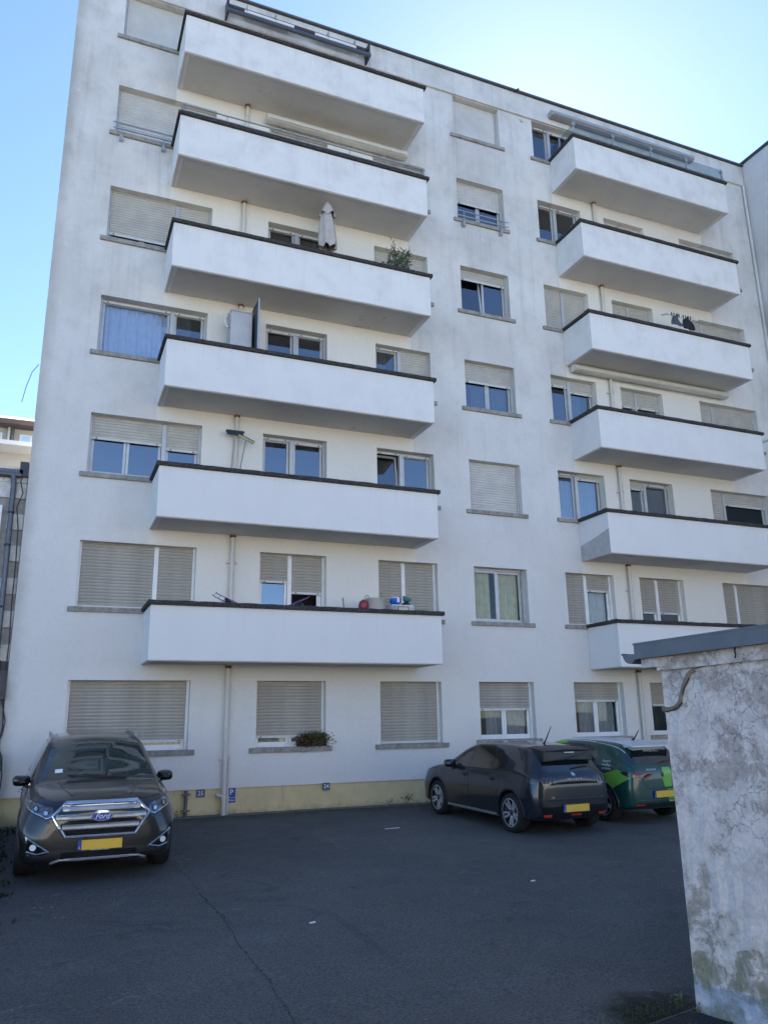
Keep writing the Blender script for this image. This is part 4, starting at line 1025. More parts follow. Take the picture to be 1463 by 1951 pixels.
        MB().lathe([(0, 0), (.062, 0), (.062, .003), (0, .003)], M @ Matrix.Translation((-.077, 0, 0)) @ Matrix.Rotation(-pi / 2, 4, 'Y') @ Matrix.Diagonal((.95, 1.55, 1, 1)), 20).build('mirror_glass', MT['carglass'], o)

    def plate(s, axis, y, z, x, tilt=0, text=None):
        sg = 1 if axis == 'F' else -1
        M = Matrix.Translation((x, y, z)) @ Matrix.Rotation(sg * tilt, 4, 'Y') @ (Matrix.Rotation(pi, 4, 'Z') if axis == 'R' else Matrix.Identity(4))
        # local: +x outward, +y to the (car) left for F
        o = MB().box(-.02, .0, -.27, .27, -.066, .066, M).build('number_plate', MT['black'], s.root)
        MB().box(.0005, .006, -.215, .26, -.056, .056, M).build('plate_field', MT['plate'], o)
        MB().box(.0005, .006, -.26, -.2155, -.056, .056, M).build('country_band', MT['plate_blue'], o)
        Tm = M @ Matrix.Translation((.0075, -.238, -.028)) @ Matrix(((0, 0, 1, 0), (1, 0, 0, 0), (0, 1, 0, 0), (0, 0, 0, 1)))
        add_text('L', .04, MT['white'], Tm, o, extrude=.0005)
        return o, M

def sided(poly, sx=1): return poly

# ---- the sports utility vehicle ------------------------------------------------
T_SUV = [ # x, zb, wb, zm, wm, zs, ws, zr, wr, zt
 (-2.43, .40, .60, .62, .74, .85, .70, 1.02, .56, 1.06), (-2.36, .34, .76, .62, .88, .95, .82, 1.14, .62, 1.18), (-2.2, .30, .84, .64, .93, 1.05, .87, 1.38, .62, 1.42),
 (-1.95, .28, .86, .66, .95, 1.08, .89, 1.58, .61, 1.63), (-1.4, .26, .88, .68, .965, 1.07, .90, 1.63, .62, 1.69), (-.5, .25, .88, .68, .965, 1.055, .90, 1.65, .63, 1.715),
 (.1, .25, .88, .68, .965, 1.045, .90, 1.635, .63, 1.70), (.45, .25, .88, .68, .965, 1.04, .895, 1.56, .65, 1.63), (.85, .25, .88, .68, .965, 1.04, .89, 1.37, .69, 1.42), (1.18, .25, .88, .68, .965, 1.04, .885, 1.18, .74, 1.205),
 (1.32, .25, .88, .68, .965, 1.03, .885, 1.105, .76, 1.135), (1.6, .25, .88, .68, .965, 1.0, .88, 1.07, .77, 1.105), (2.0, .24, .86, .66, .945, .94, .85, 1.015, .74, 1.055), (2.2, .24, .82, .62, .90, .87, .79, .965, .68, 1.005),
 (2.30, .25, .76, .56, .83, .80, .72, .91, .60, .955), (2.36, .27, .66, .52, .72, .72, .64, .84, .52, .90), (2.39, .30, .52, .50, .58, .66, .52, .78, .42, .83)]
SUV_X, SUV_Y, SUV_RZ = .735, -2.98, radians(-89.3)
suv = Car('suv', 'large dark graphite off-road car parked nose out at the left corner', 'car', T_SUV, MT['suv'], [(1.425, .37, .965), (-1.425, .37, .965)], .43, (SUV_X, SUV_Y, ground_z(SUV_Y)), SUV_RZ)
c = suv; R = c.root; R.rotation_euler = (0, GS, SUV_RZ)
for x in (1.425, -1.425):
    for sd_ in (1, -1): c.wheel(x, sd_ * .845, .375, .235, sd_, 5, 'suv', .265)
# glass
ws = c.patch('windscreen', [(1.24, -.73), (1.26, -.4), (1.27, 0), (1.26, .4), (1.24, .73), (.50, .60), (.47, .3), (.46, 0), (.47, -.3), (.50, -.60)], 'T', MT['screen'], .003, .06)
MB().box(.545, .60, -.11, .11, 1.50, 1.56).build('rear_view_mirror', MT['black'], ws)
c.patch('screen_shade', [(.55, .10), (.55, -.10), (.40, -.10), (.40, .10)], 'T', MT['glossblack'], .005, .05, parent=ws)
c.patch('inspection_sticker', [(1.14, -.56), (1.14, -.46), (1.07, -.46), (1.07, -.555)], 'T', MT['white'], .005, .05, parent=ws)
c.patch('sun_roof', [(.36, .52), (.36, -.52), (-1.1, -.52), (-1.1, .52)], 'T', MT['glossblack'], .003, .1)
for ax in 'LS':
    c.patch('side_window', [(1.0, 1.09), (.15, 1.09), (.12, 1.58), (.36, 1.56), (.62, 1.43)], ax, MT['carglass'], .003, .07)
    c.patch('side_window', [(.08, 1.09), (-.95, 1.105), (-1.05, 1.2), (-.98, 1.57), (.06, 1.585)], ax, MT['carglass'], .003, .08)
    c.patch('side_window', [(-1.1, 1.12), (-1.62, 1.2), (-1.6, 1.5), (-1.07, 1.555)], ax, MT['carglass'], .003, .08)
    c.patch('front_door', [(.98, .48), (1.0, .75), (1.03, 1.06), (.13, 1.06), (.10, .46)], ax, MT['suv'], .003, .08)
    d = c.patch('rear_door', [(.085, .46), (.115, 1.06), (-.98, 1.08), (-1.1, .95), (-.98, .78), (-.86, .5)], ax, MT['suv'], .003, .08)
    c.ribbon('window_trim', [(1.02, 1.075), (.1, 1.075), (-1.1, 1.095)], .022, ax, MT['chrome'], .005)
    arch = [(1.425 + cos(a) * .455, .37 + sin(a) * .455) for a in [radians(q) for q in range(-10, 191, 10)]]
    c.ribbon('arch_trim', arch, .055, ax, MT['black'], .006)
    arch = [(-1.425 + cos(a) * .455, .37 + sin(a) * .455) for a in [radians(q) for q in range(-10, 191, 10)]]
    c.ribbon('arch_trim', arch, .055, ax, MT['black'], .006)
    c.ribbon('sill_trim', [(.95, .36), (-.95, .36)], .16, ax, MT['black'], .008)
    sg = 1 if ax == 'L' else -1
    for hx in (.28, -.72): MB().tube([(hx - .1, sg * .955, .93), (hx - .08, sg * .99, .935), (hx + .08, sg * .99, .935), (hx + .1, sg * .955, .93)], .014, 8).build('door_handle', MT['chrome'], R)
    rail = MB(); pts = [(.16, sg * .612, 1.635), (.0, sg * .618, 1.685), (-.2, sg * .622, 1.70), (-1.0, sg * .62, 1.70), (-1.35, sg * .61, 1.67), (-1.45, sg * .605, 1.63)]
    rail.tube(pts, .024, 8); rail.build('roof_rail', MT['steel'], R)
    c.mirror(.86, .975, 1.115, sg, MT['glossblack'], .86)
# bonnet
c.ribbon('panel_gap', [(1.28, -.77), (1.9, -.755), (2.16, -.70), (2.255, -.55), (2.28, -.3), (2.285, 0), (2.28, .3), (2.255, .55), (2.16, .70), (1.9, .755), (1.28, .77)], .009, 'T', MT['black'], .0015, depth=.004)
for sg in (1, -1): c.ribbon('bonnet_crease', [(1.34, sg * .50), (1.8, sg * .46), (2.15, sg * .36)], .03, 'T', MT['suv'], .002, depth=.006)
for sg in (1, -1):
    wv = c.ribbon('wiper', [(1.30, sg * .1 + .28), (1.20, sg * .1 - .3)], .018, 'T', MT['black'], .012)
# front
c.patch('grille', [(-.40, .925), (.40, .925), (.545, .80), (.40, .575), (-.40, .575), (-.545, .80)], 'F', MT['glossblack'], .010, .05)
fr_ = c.ribbon('grille_frame', [(-.42, .94), (.42, .94), (.575, .80), (.42, .555), (-.42, .555), (-.575, .80)], .034, 'F', MT['chrome'], .016, closed=True)
for z, wq in ((.875, .46), (.775, .53), (.665, .455)):
    c.ribbon('grille_bar', [(-wq, z), (wq, z)], .048, 'F', MT['steel'], .022, parent=R); c.ribbon('grille_bar_edge', [(-wq, z + .03), (wq, z + .03)], .009, 'F', MT['chrome'], .028)
ov = [(.125 * cos(a), .785 + .052 * sin(a)) for a in [2 * pi * i / 28 for i in range(28)]]
em = c.patch('emblem', ov, 'F', MT['plate_blue'], .045, .03, .04)
c.ribbon('emblem_ring', ov, .014, 'F', MT['chrome'], .047, closed=True, parent=em)
c.lettering('Ford', .088, 'F', 0, .785, MT['white'], shear=.35, off=.050, parent=em)
for sg in (1, -1):
    S = lambda P: [(sg * a, b) for a, b in P]
    hl = c.patch('headlight', S([(.575, .895), (.885, .975), (.895, .925), (.84, .865), (.64, .775), (.565, .80)]), 'F', MT['lens'], .008, .03)
    c.ribbon('headlight_rim', S([(.89, .935), (.84, .868), (.64, .778), (.568, .80)]), .018, 'F', MT['chrome'], .012, parent=hl)
    for (yy, zz, rr) in ((.65, .838, .030), (.765, .885, .028)):
        q = [(sg * yy + rr * cos(a), zz + rr * sin(a)) for a in [2 * pi * i / 14 for i in range(14)]]
        c.patch('lamp', q, 'F', MT['chrome'], .014, .03, parent=hl)
        c.ribbon('lamp_ring', q, .010, 'F', MT['glossblack'], .017, closed=True, parent=hl)
    fg = c.patch('fog_light', S([(.60, .40), (.85, .555), (.83, .41), (.72, .385)]), 'F', MT['glossblack'], .004, .03)
    c.ribbon('fog_light_frame', S([(.595, .40), (.85, .57), (.835, .405), (.72, .375)]), .018, 'F', MT['chrome'], .010, closed=True, parent=fg)
    q = [(sg * .765 + .036 * cos(a), .455 + .036 * sin(a)) for a in [2 * pi * i / 14 for i in range(14)]]
    c.patch('lamp', q, 'F', MT['white'], .010, .03, parent=fg)
c.patch('lower_bumper', [(-.84, .40), (-.66, .345), (-.50, .41), (.50, .41), (.66, .345), (.84, .40), (.80, .24), (-.80, .24)], 'F', MT['stop'], .006, .06)
c.patch('air_intake', [(-.44, .385), (.44, .385), (.46, .30), (-.46, .30)], 'F', MT['glossblack'], .010, .06)
c.ribbon('skid_strip', [(-.56, .262), (-.46, .30), (.46, .30), (.56, .262)], .022, 'F', MT['steel'], .014)
o, M = c.plate('F', .0, .46, 2.425)
add_text('WWW.LUXMOTOR.LU', .022, MT['white'], M @ Matrix.Translation((.001, 0, -.0615)) @ Matrix(((0, 0, 1, 0), (1, 0, 0, 0), (0, 1, 0, 0), (0, 0, 0, 1))), o, extrude=.0004)
c.patch('rear_window', [(-.6, 1.5), (.6, 1.5), (.7, 1.15), (-.7, 1.15)], 'R', MT['carglass'], .003, .08)

# ---- dark grey hatchback --------------------------------------------------------
T_H = [
 (-1.975, .33, .56, .50, .62, .76, .58, .86, .48, .89), (-1.945, .29, .66, .52, .72, .84, .67, .93, .54, .955), (-1.90, .25, .72, .55, .785, .90, .735, 1.0, .555, 1.025), (-1.80, .23, .775, .57, .835, .93, .78, 1.12, .545, 1.15),
 (-1.68, .22, .80, .58, .86, .945, .80, 1.245, .54, 1.285), (-1.52, .21, .815, .6, .8725, .95, .81, 1.325, .55, 1.375), (-1.27, .20, .82, .6, .8725, .948, .822, 1.36, .57, 1.41), (-.6, .19, .82, .6, .868, .94, .832, 1.385, .59, 1.435), (0, .19, .82, .6, .866, .93, .83, 1.37, .59, 1.42),
 (.35, .19, .82, .6, .866, .925, .828, 1.30, .60, 1.35), (.7, .19, .82, .6, .866, .92, .825, 1.15, .635, 1.19), (1.0, .19, .82, .6, .866, .91, .82, 1.01, .675, 1.035), (1.15, .19, .82, .6, .866, .90, .82, .955, .69, .98), (1.4, .19, .82, .6, .864, .87, .815, .92, .70, .955),
 (1.75, .20, .80, .58, .845, .81, .785, .86, .66, .90), (1.93, .21, .74, .54, .79, .74, .72, .80, .58, .835), (2.04, .24, .62, .48, .67, .66, .60, .71, .46, .74), (2.085, .27, .50, .45, .54, .6, .48, .64, .36, .66)]
KW = .955
T_H = [tuple(v * KW if i in (2, 4, 6, 8) else v for i, v in enumerate(r)) for r in T_H]
PX, PY, PRZ = 8.16, -2.90, radians(92.5)
hb = Car('hatchback', 'dark grey metallic hatchback with black roof spoiler parked nose to the wall', 'car', T_H, MT['hatch'], [(1.27, .315, .835), (-1.27, .315, .835)], .365, (PX, PY, ground_z(PY)), PRZ)
c = hb; R = c.root; R.rotation_euler = (0, -GS, PRZ)
for x in (1.27, -1.27):
    for sd_ in (1, -1): c.wheel(x, sd_ * .728, .318, .20, sd_, 5, 'split', .225)
def hatch_common(c, paint, archmat=None, belt=(0, 0)):
    R = c.root; b0 = belt[0]
    for ax in 'LS':
        sg = 1 if ax == 'L' else -1
        c.patch('front_window', [(.80, .975 + b0), (.12, .975 + b0), (.08, 1.325), (.24, 1.30), (.52, 1.18)], ax, MT['carglass'], .003, .06)
        c.patch('rear_side_window', [(.05, .975 + b0), (-.66, .985 + b0), (-.66, 1.335), (.03, 1.335)], ax, MT['carglass'], .003, .06)
        c.patch('quarter_window', [(-.70, .985 + b0), (-1.02, 1.01 + b0), (-1.08, 1.12), (-1.02, 1.27), (-.70, 1.33)], ax, MT['carglass'], .003, .06)
        c.ribbon('window_seal', [(.86, .96 + b0), (.1, .96 + b0), (-.68, .97 + b0), (-1.10, 1.005 + b0)], .014, ax, MT['black'], .004)
        fd = c.patch('front_door', [(.86, .40), (.885, .72), (.90, .945 + b0), (.09, .945 + b0), (.075, .30), (.80, .30)], ax, paint, .003, .07)
        rd = c.patch('rear_door', [(.055, .30), (.07, .945 + b0), (-.88, .955 + b0), (-.96, .85), (-.90, .66), (-.76, .5), (-.70, .30)], ax, paint, .003, .07)
        for hx, dd in ((.21, fd), (-.74, rd)):
            p, n = c.cast(ax, hx, .83, 0)
            MB().tube([(hx - .1, p.y, .83), (hx - .075, p.y + sg * .03, .835), (hx + .075, p.y + sg * .03, .835), (hx + .1, p.y, .83)], .015, 8).build('door_handle', MT['glossblack'] if c is hb else paint, dd)
            q = [(hx + .085 * cos(a), .83 + .04 * sin(a)) for a in [2 * pi * i / 14 for i in range(14)]]; c.patch('handle_recess', q, ax, MT['black'], .0045, .05, .003, parent=dd)
        for ax_x in (1.27, -1.27):
            arch = [(ax_x + cos(a) * .385, .315 + sin(a) * .385) for a in [radians(q) for q in range(-8, 189, 12)]]; c.ribbon('arch_trim', arch, .035, ax, MT['black'] if archmat is None else archmat, .004)
        c.ribbon('sill_strip', [(.86, .245), (-.84, .245)], .05, ax, MT['steel'] if c is hb else MT['black'], .008)
        c.mirror(.66, .885, 1.0 + b0, sg, MT['glossblack'] if c is hb else paint, .79)
    c.patch('windscreen', [(1.06, -.66), (1.08, 0), (1.06, .66), (.42, .57), (.36, 0), (.42, -.57)], 'T', MT['screen'], .003, .07)
hatch_common(c, MT['hatch'])
rw = c.patch('rear_window', [(.47, 1.28), (.30, 1.30), (-.30, 1.30), (-.47, 1.28), (-.56, 1.06), (-.50, .995), (.50, .995), (.56, 1.06)], 'R', MT['carglass'], .003, .05)
sp = MB(); pr = [(-1.42, 1.395, 1.33), (-1.64, 1.39, 1.22), (-1.84, 1.36, 1.185), (-1.88, 1.335, 1.20)]
vs = []
for (x, zt, zb) in pr:
    for yy in (-.50, -.38, 0, .38, .50):
        k = 1 - .10 * abs(yy) / .57; dz = -.035 * (yy / .57) ** 2; vs.append((x + .04 * (yy / .57) ** 2, yy, zt + dz))
    for yy in (.50, .38, 0, -.38, -.50):
        dz = -.035 * (yy / .57) ** 2; vs.append((x + .04 * (yy / .57) ** 2, yy, zb + dz))
fs = [(i * 10 + j, i * 10 + (j + 1) % 10, (i + 1) * 10 + (j + 1) % 10, (i + 1) * 10 + j) for i in range(3) for j in range(10)] + [tuple(range(10)), tuple(range(39, 29, -1))]
sp.add(vs, fs); so_ = sp.build('spoiler', MT['black'], R, bevel=.008)
MB().box(-1.887, -1.876, -.10, .10, 1.300, 1.312).build('brake_light', MT['white'], so_)
c.patch('rear_window_surround', [(.53, 1.30), (-.53, 1.30), (-.53, 1.16), (.53, 1.16)], 'R', MT['black'], .006, .05)
lb = c.patch('light_bar', [(.60, .90), (-.60, .90), (-.60, .805), (.60, .805)], 'R', MT['glossblack'], .006, .05)
c.lettering('P E U G E O T', .048, 'R', 0, .872, MT['steel'], off=.010, parent=lb)
for sg in (1, -1):
    S = lambda P: [(sg * a, b) for a, b in P]
    tl = c.patch('tail_light', S([(.38, .905), (.58, .92), (.66, .915), (.66, .86), (.62, .80), (.40, .80)]), 'R', MT['smoke'], .012, .04)
    for k in range(3): c.ribbon('light_claw', S([(.44 + .07 * k, .885), (.455 + .07 * k, .82)]), .02, 'R', MT['claw'], .014, parent=tl)
    c.patch('tail_light_side', [(-1.90, .915), (-1.62, .88), (-1.60, .855), (-1.90, .81)], 'L' if sg > 0 else 'S', MT['smoke'], .010, .04, parent=tl)
    c.patch('reflector', S([(.64, .345), (.48, .345), (.48, .31), (.62, .31)]), 'R', MT['redglow'], .012, .05)
c.ribbon('tailgate_gap', [(.60, 1.0), (.63, .80), (.58, .60), (.50, .565), (-.50, .565), (-.58, .60), (-.63, .80), (-.60, 1.0)], .008, 'R', MT['black'], .0015, depth=.004)
c.ribbon('bumper_crease', [(.62, .57), (-.62, .57)], .02, 'R', MT['hatch'], .006)
c.lettering('208', .045, 'R', .45, .605, MT['steel'], off=.006)
em = c.patch('emblem', [(-.03, .965), (.0, .985), (.035, .98), (.02, .95), (.04, .925), (.01, .94), (-.01, .915), (-.02, .94), (-.045, .93)], 'R', MT['chrome'], .010, .02)
c.patch('rear_diffuser', [(.66, .47), (-.66, .47), (-.64, .30), (.64, .30)], 'R', MT['glossblack'], .008, .06)
c.ribbon('fog_lamp', [(.10, .325), (-.10, .325)], .03, 'R', MT['red'], .014)
c.plate('R', .0, .43, -2.00)
wpr = MB().tube([(-1.905, .0, 1.045), (-1.89, -.12, 1.06), (-1.87, -.36, 1.075)], .011, 6); wpr.build('rear_wiper', MT['black'], rw)
an = MB().tube([(-1.18, .0, 1.41), (-1.24, .0, 1.47), (-1.42, .0, 1.72)], [.02, .012, .005], 6); an.build('aerial', MT['black'], R)

# ---- green and white hatchback ---------------------------------------------------
T_C = [tuple(r) for r in T_H]
CX, CY, CRZ = 10.30, -2.46, radians(96.0)
cl = Car('hatchback', 'dark green hatchback with lime panels and white roof partly hidden by the shed', 'car', T_C, MT['green'], [(1.27, .315, .835), (-1.27, .315, .835)], .365, (CX, CY, ground_z(CY)), CRZ)
c = cl; R = c.root; R.rotation_euler = (0, -GS, CRZ)
for x in (1.27, -1.27):
    for sd_ in (1, -1): c.wheel(x, sd_ * .728, .318, .20, sd_, 5, 'plain', .215)
hatch_common(c, MT['green'], MT['green'], (.02, 0))
c.patch('white_roof', [(.30, .545), (.34, 0), (.30, -.545), (-1.2, -.57), (-1.66, -.575), (-1.70, -.4), (-1.71, 0), (-1.70, .4), (-1.66, .575), (-1.2, .57)], 'T', MT['roofw'], .004, .09)
for ax in 'LS':
    c.patch('lime_stripe', [(-1.98, .83), (-1.62, .93), (-1.30, .83), (-1.0, .72), (-.80, .74), (-.86, .68), (-.98, .62), (-1.0, .64), (-1.12, .705), (-1.27, .715), (-1.48, .66), (-1.55, .60)], ax, MT['lime'], .004, .05)
    c.ribbon('lime_roof_edge', [(.46, 1.245), (.25, 1.315), (-.15, 1.36)], .055, ax, MT['lime'], .006)
sg = 1
rw = c.patch('rear_window', [(.52, 1.27), (-.52, 1.27), (-.64, 1.10), (-.60, 1.02), (0, .995), (.60, 1.02), (.64, 1.10)], 'R', MT['carglass'], .003, .05)
sp = MB(); sp.prism([(-1.55, 1.39), (-1.84, 1.335), (-1.86, 1.315), (-1.62, 1.30)], -.55, .55); sp.build('spoiler', MT['roofw'], R, bevel=.01)
c.lettering('WWW.ELECTRIS.LU', .045, 'R', 0, 1.235, MT['white'], off=.006, parent=rw)
for sg in (1, -1):
    S = lambda P: [(sg * a, b) for a, b in P]
    tl = c.patch('tail_light', S([(.67, .90), (.50, .895), (.25, .855), (.36, .80), (.46, .77), (.62, .765), (.67, .83)]), 'R', MT['smoke'], .010, .03)
    c.ribbon('light_signature', S([(.655, .885), (.50, .88), (.29, .853), (.38, .805), (.48, .785), (.60, .785), (.65, .86)]), .016, 'R', MT['redglow'], .013, parent=tl)
    c.patch('tail_light_side', [(-1.93, .895), (-1.70, .885), (-1.78, .84), (-1.91, .79)], 'L' if sg > 0 else 'S', MT['smoke'], .008, .03, parent=tl)
    c.patch('lamp', S([(.58, .84), (.51, .84), (.51, .81), (.58, .81)]), 'R', MT['lens'], .014, .04, parent=tl)
    c.patch('reflector', S([(.66, .345), (.48, .345), (.48, .325), (.66, .325)]), 'R', MT['redglow'], .012, .05)
c.patch('lime_band', [(-.02, .955), (-.22, .955), (-.22, .62), (-.04, .62), (.02, .80)], 'R', MT['lime'], .005, .05)
c.patch('lime_band', [(-.10, .58), (-.26, .58), (-.26, .36), (-.12, .36)], 'R', MT['lime'], .005, .05)
em = c.patch('emblem', [(0, .885), (.03, .835), (0, .785), (-.03, .835)], 'R', MT['chrome'], .014, .03)
c.ribbon('emblem_core', [(0, .865), (.014, .835), (0, .805), (-.014, .835)], .008, 'R', MT['black'], .016, closed=True, parent=em)
c.lettering('+352 50 50 50', .042, 'R', .27, .925, MT['white'], off=.006)
for i, tx in enumerate(('Experts', 'chauffage', 'sanitaires')): c.lettering(tx, .062, 'L', -1.34 - .015 * i, 1.055 - .062 * i, MT['white'], off=.007)
c.ribbon('tailgate_gap', [(.66, 1.0), (.64, .90), (.46, .70), (.40, .60), (-.40, .60), (-.46, .70), (-.64, .90), (-.66, 1.0)], .008, 'R', MT['black'], .0015, depth=.004)
c.ribbon('bumper_crease', [(.60, .40), (-.60, .40)], .02, 'R', MT['green'], .006)
c.patch('rear_diffuser', [(.66, .365), (-.66, .365), (-.64, .29), (.64, .29)], 'R', MT['black'], .008, .06)
c.plate('R', .0, .50, -1.995)
wpr = MB().tube([(-1.905, .0, 1.03), (-1.89, -.12, 1.05), (-1.87, -.40, 1.06)], .012, 6); wpr.build('rear_wiper', MT['black'], rw)
an = MB().tube([(-1.30, .0, 1.405), (-1.36, .0, 1.45), (-1.48, .0, 1.60)], [.03, .014, .006], 6); an.build('aerial', MT['black'], R)

# ------------------------------------------------------------------ signs
def sign_plate(name, label, x0, x1, z0, z1, mat, y=.012):
    t = thing(name, label, 'sign', ((x0 + x1) / 2, y, (z0 + z1) / 2))
    w_, h_ = (x1 - x0) / 2, (z1 - z0) / 2
    MB().box(-w_, w_, -.008, .006, -h_, h_).build('plate', mat, t, bevel=.002)
    return t
t = sign_plate('number_sign', 'small blue enamel plate with white 25 on the ochre plinth beside the white pipe', 2.86, 3.03, -1.40, -1.255, MT['slate_sign'], .025)
add_text('25', .115, MT['white'], Matrix.Translation((0, -.0095, 0)) @ FACE, t)
t = sign_plate('number_sign', 'small blue enamel plate with white 24 at the top of the ochre plinth', 5.45, 5.61, -1.375, -1.235, MT['slate_sign'], -.01)
add_text('24', .115, MT['white'], Matrix.Translation((0, -.0095, 0)) @ FACE, t)
t = sign_plate('parking_sign', 'blue parking sign with white P and Privé on the ochre plinth right of the pipe', 3.475, 3.635, -1.53, -1.255, MT['blue_sign'], .022)
add_text('P', .15, MT['white'], Matrix.Translation((0, -.0095, .055)) @ FACE, t, extrude=.001)
add_text('Privé', .056, MT['white'], Matrix.Translation((0, -.0095, -.092)) @ FACE, t)
MB().box(-.078, .078, -.0095, -.008, -.045, -.04).build('divider', MT['white'], t)

# ------------------------------------------------------------------ things on the balconies
def floor_z(k): return BZ[k] + .16
# closed parasol
t = thing('parasol', 'closed beige garden parasol standing behind a left balcony parapet', 'parasol', (5.25, -.80, floor_z(4)))
MB().tube([(0, 0, 0.02), (0, 0, 2.5)], .02, 8).build('pole', MT['darkmetal'], t)
MB().lathe([(.24, 0), (.24, .05), (.05, .09), (.03, .25)], None, 20).build('base', MT['black'], t)
mb = MB(); n = 24; rows = [(1.33, .19), (1.38, .20), (1.55, .205), (1.8, .19), (2.05, .16), (2.28, .12), (2.42, .085), (2.55, .05), (2.60, .01)]; vs = []
for j, (z, r) in enumerate(rows):
    for i in range(n):
        a = 2 * pi * i / n; rr = r * (1 + .22 * cos(a * 6 + .5 * sin(z * 3)) * (1 - j / 10)); vs.append((rr * cos(a) + .02 * sin(z * 2), rr * sin(a), z + (.03 * cos(a * 6) if j == 0 else 0)))
mb.add(vs, [(j * n + i, j * n + (i + 1) % n, (j + 1) * n + (i + 1) % n, (j + 1) * n + i) for j in range(len(rows) - 1) for i in range(n)], True); mb.build('canopy', MT['parasol'], t)
mb = MB(); vs = []; rows = [(2.20, .19), (2.28, .18), (2.45, .11), (2.585, .03)]
for j, (z, r) in enumerate(rows):
    for i in range(n):
        a = 2 * pi * i / n; rr = r * (1 + .16 * cos(a * 5) * (1 - j / 4)); vs.append((rr * cos(a), rr * sin(a), z + (.04 * cos(a * 5) if j == 0 else 0)))
mb.add(vs, [(j * n + i, j * n + (i + 1) % n, (j + 1) * n + (i + 1) % n, (j + 1) * n + i) for j in range(len(rows) - 1) for i in range(n)], True); mb.build('vent_cap', MT['parasol'], t)

def leaves(mb, cx, cy, cz, n, rad, ln, wd, up=.6, rnd=random):
    for _ in range(n):
        d = Vector((rnd.gauss(0, 1), rnd.gauss(0, 1), rnd.gauss(up, .6))).normalized(); p = Vector((cx, cy, cz)) + Vector((rnd.gauss(0, rad[0]), rnd.gauss(0, rad[1]), rnd.gauss(0, rad[2])))
        s_ = d.cross(Vector((rnd.gauss(0, 1), rnd.gauss(0, 1), rnd.gauss(0, 1)))).normalized(); L = ln * rnd.uniform(.6, 1.2); W = wd * rnd.uniform(.7, 1.2); u = d.cross(s_) * L * .12
        mb.add([p, p + d * L * .5 + s_ * W - u, p + d * L - u * 2.5, p + d * L * .5 - s_ * W - u], [(0, 1, 2), (0, 2, 3)])
t = thing('potted_oleander', 'bushy green oleander in a pot showing over a left balcony parapet', 'plant', (7.15, -.84, floor_z(4)))
MB().lathe([(0, 0), (.16, 0), (.21, .36), (.23, .36), (.23, .40), (.20, .40), (.19, .34), (0, .33)], None, 20).build('pot', MT['terracotta'], t)
st = MB(); fo = MB(); rr = random.Random(5)
for i in range(11):
    a = rr.uniform(0, 6.28); q = (cos(a) * rr.uniform(.1, .36), sin(a) * rr.uniform(.05, .2), rr.uniform(1.2, 1.62)); st.tube([(0, 0, .3), (q[0] * .5, q[1] * .5, .8), q], [.012, .009, .005], 5)
    leaves(fo, q[0], q[1], q[2] - .06, 34, (.08, .07, .10), .15, .013, .8, rr); leaves(fo, q[0] * .7, q[1] * .7, q[2] - .35, 22, (.08, .07, .12), .15, .013, .6, rr)
st.build('stem', simple('stem', (.10, .075, .04), .8), t); o = fo.build('foliage', MT['leaf'], t); o['kind'] = 'stuff'
# cabinet and panel
t = thing('cabinet', 'tall pale grey metal cabinet on a left balcony with a white hose beside it', 'cabinet', (3.29, -.46, floor_z(3)))
MB().box(-.24, .24, -.22, .22, .02, 2.06).build('case', MT['cab'], t, bevel=.008); MB().box(-.20, .22, -.232, -.221, .08, 2.02).build('door', MT['cab'], t, bevel=.004); MB().box(-.25, .25, -.24, .23, 2.06, 2.085).build('top', MT['cab'], t)
MB().tube([(-.22, -.1, 2.02), (-.30, -.12, 2.05), (-.355, -.12, 1.98), (-.375, -.12, 1.84), (-.33, -.12, 1.74), (-.28, -.12, 1.68)], .028, 8).build('hose', MT['awn'], t)
t = thing('divider_panel', 'tall dark privacy panel with pale edge standing beside the grey balcony cabinet', 'panel', (3.60, -.55, floor_z(3)))
MB().box(-.012, .012, -.42, .42, .02, 2.30).build('board', MT['panel'], t); MB().box(-.018, .018, -.45, -.42, .0, 2.31).build('edge_frame', MT['steel'], t); MB().box(-.018, .018, .42, .45, .0, 2.31).build('edge_frame', MT['steel'], t)
# broom and squeegee
t = thing('broom', 'broom with dark blue bristles standing head up behind the white pipe', 'broom', (3.30, -.20, floor_z(2)))
MB().tube([(-.12, -.05, 0), (.03, 0, 2.08)], .013, 6).build('handle', simple('pale_wood', (.42, .33, .22), .7), t); mb = MB().box(-.15, .21, -.03, .03, 2.07, 2.14); mb.box(-.17, .23, -.045, .045, 2.12, 2.17); mb.build('brush_head', MT['bluebrush'], t, bevel=.015)
t = thing('squeegee', 'yellow headed floor squeegee leaning head up beside the white pipe', 'squeegee', (3.50, -.30, floor_z(2)))
MB().tube([(.02, -.02, 0), (-.05, 0, 1.3), (.05, 0, 1.93)], .012, 6).build('handle', simple('grey_handle', (.22, .24, .28), .5), t)
M = Matrix.Translation((.06, 0, 1.96)) @ Matrix.Rotation(radians(22), 4, 'Y'); MB().box(-.19, .19, -.02, .02, -.025, .025, M).build('blade_holder', MT['yellow'], t); MB().box(-.19, .19, -.008, .008, .025, .05, M).build('rubber_blade', MT['stop'], t)
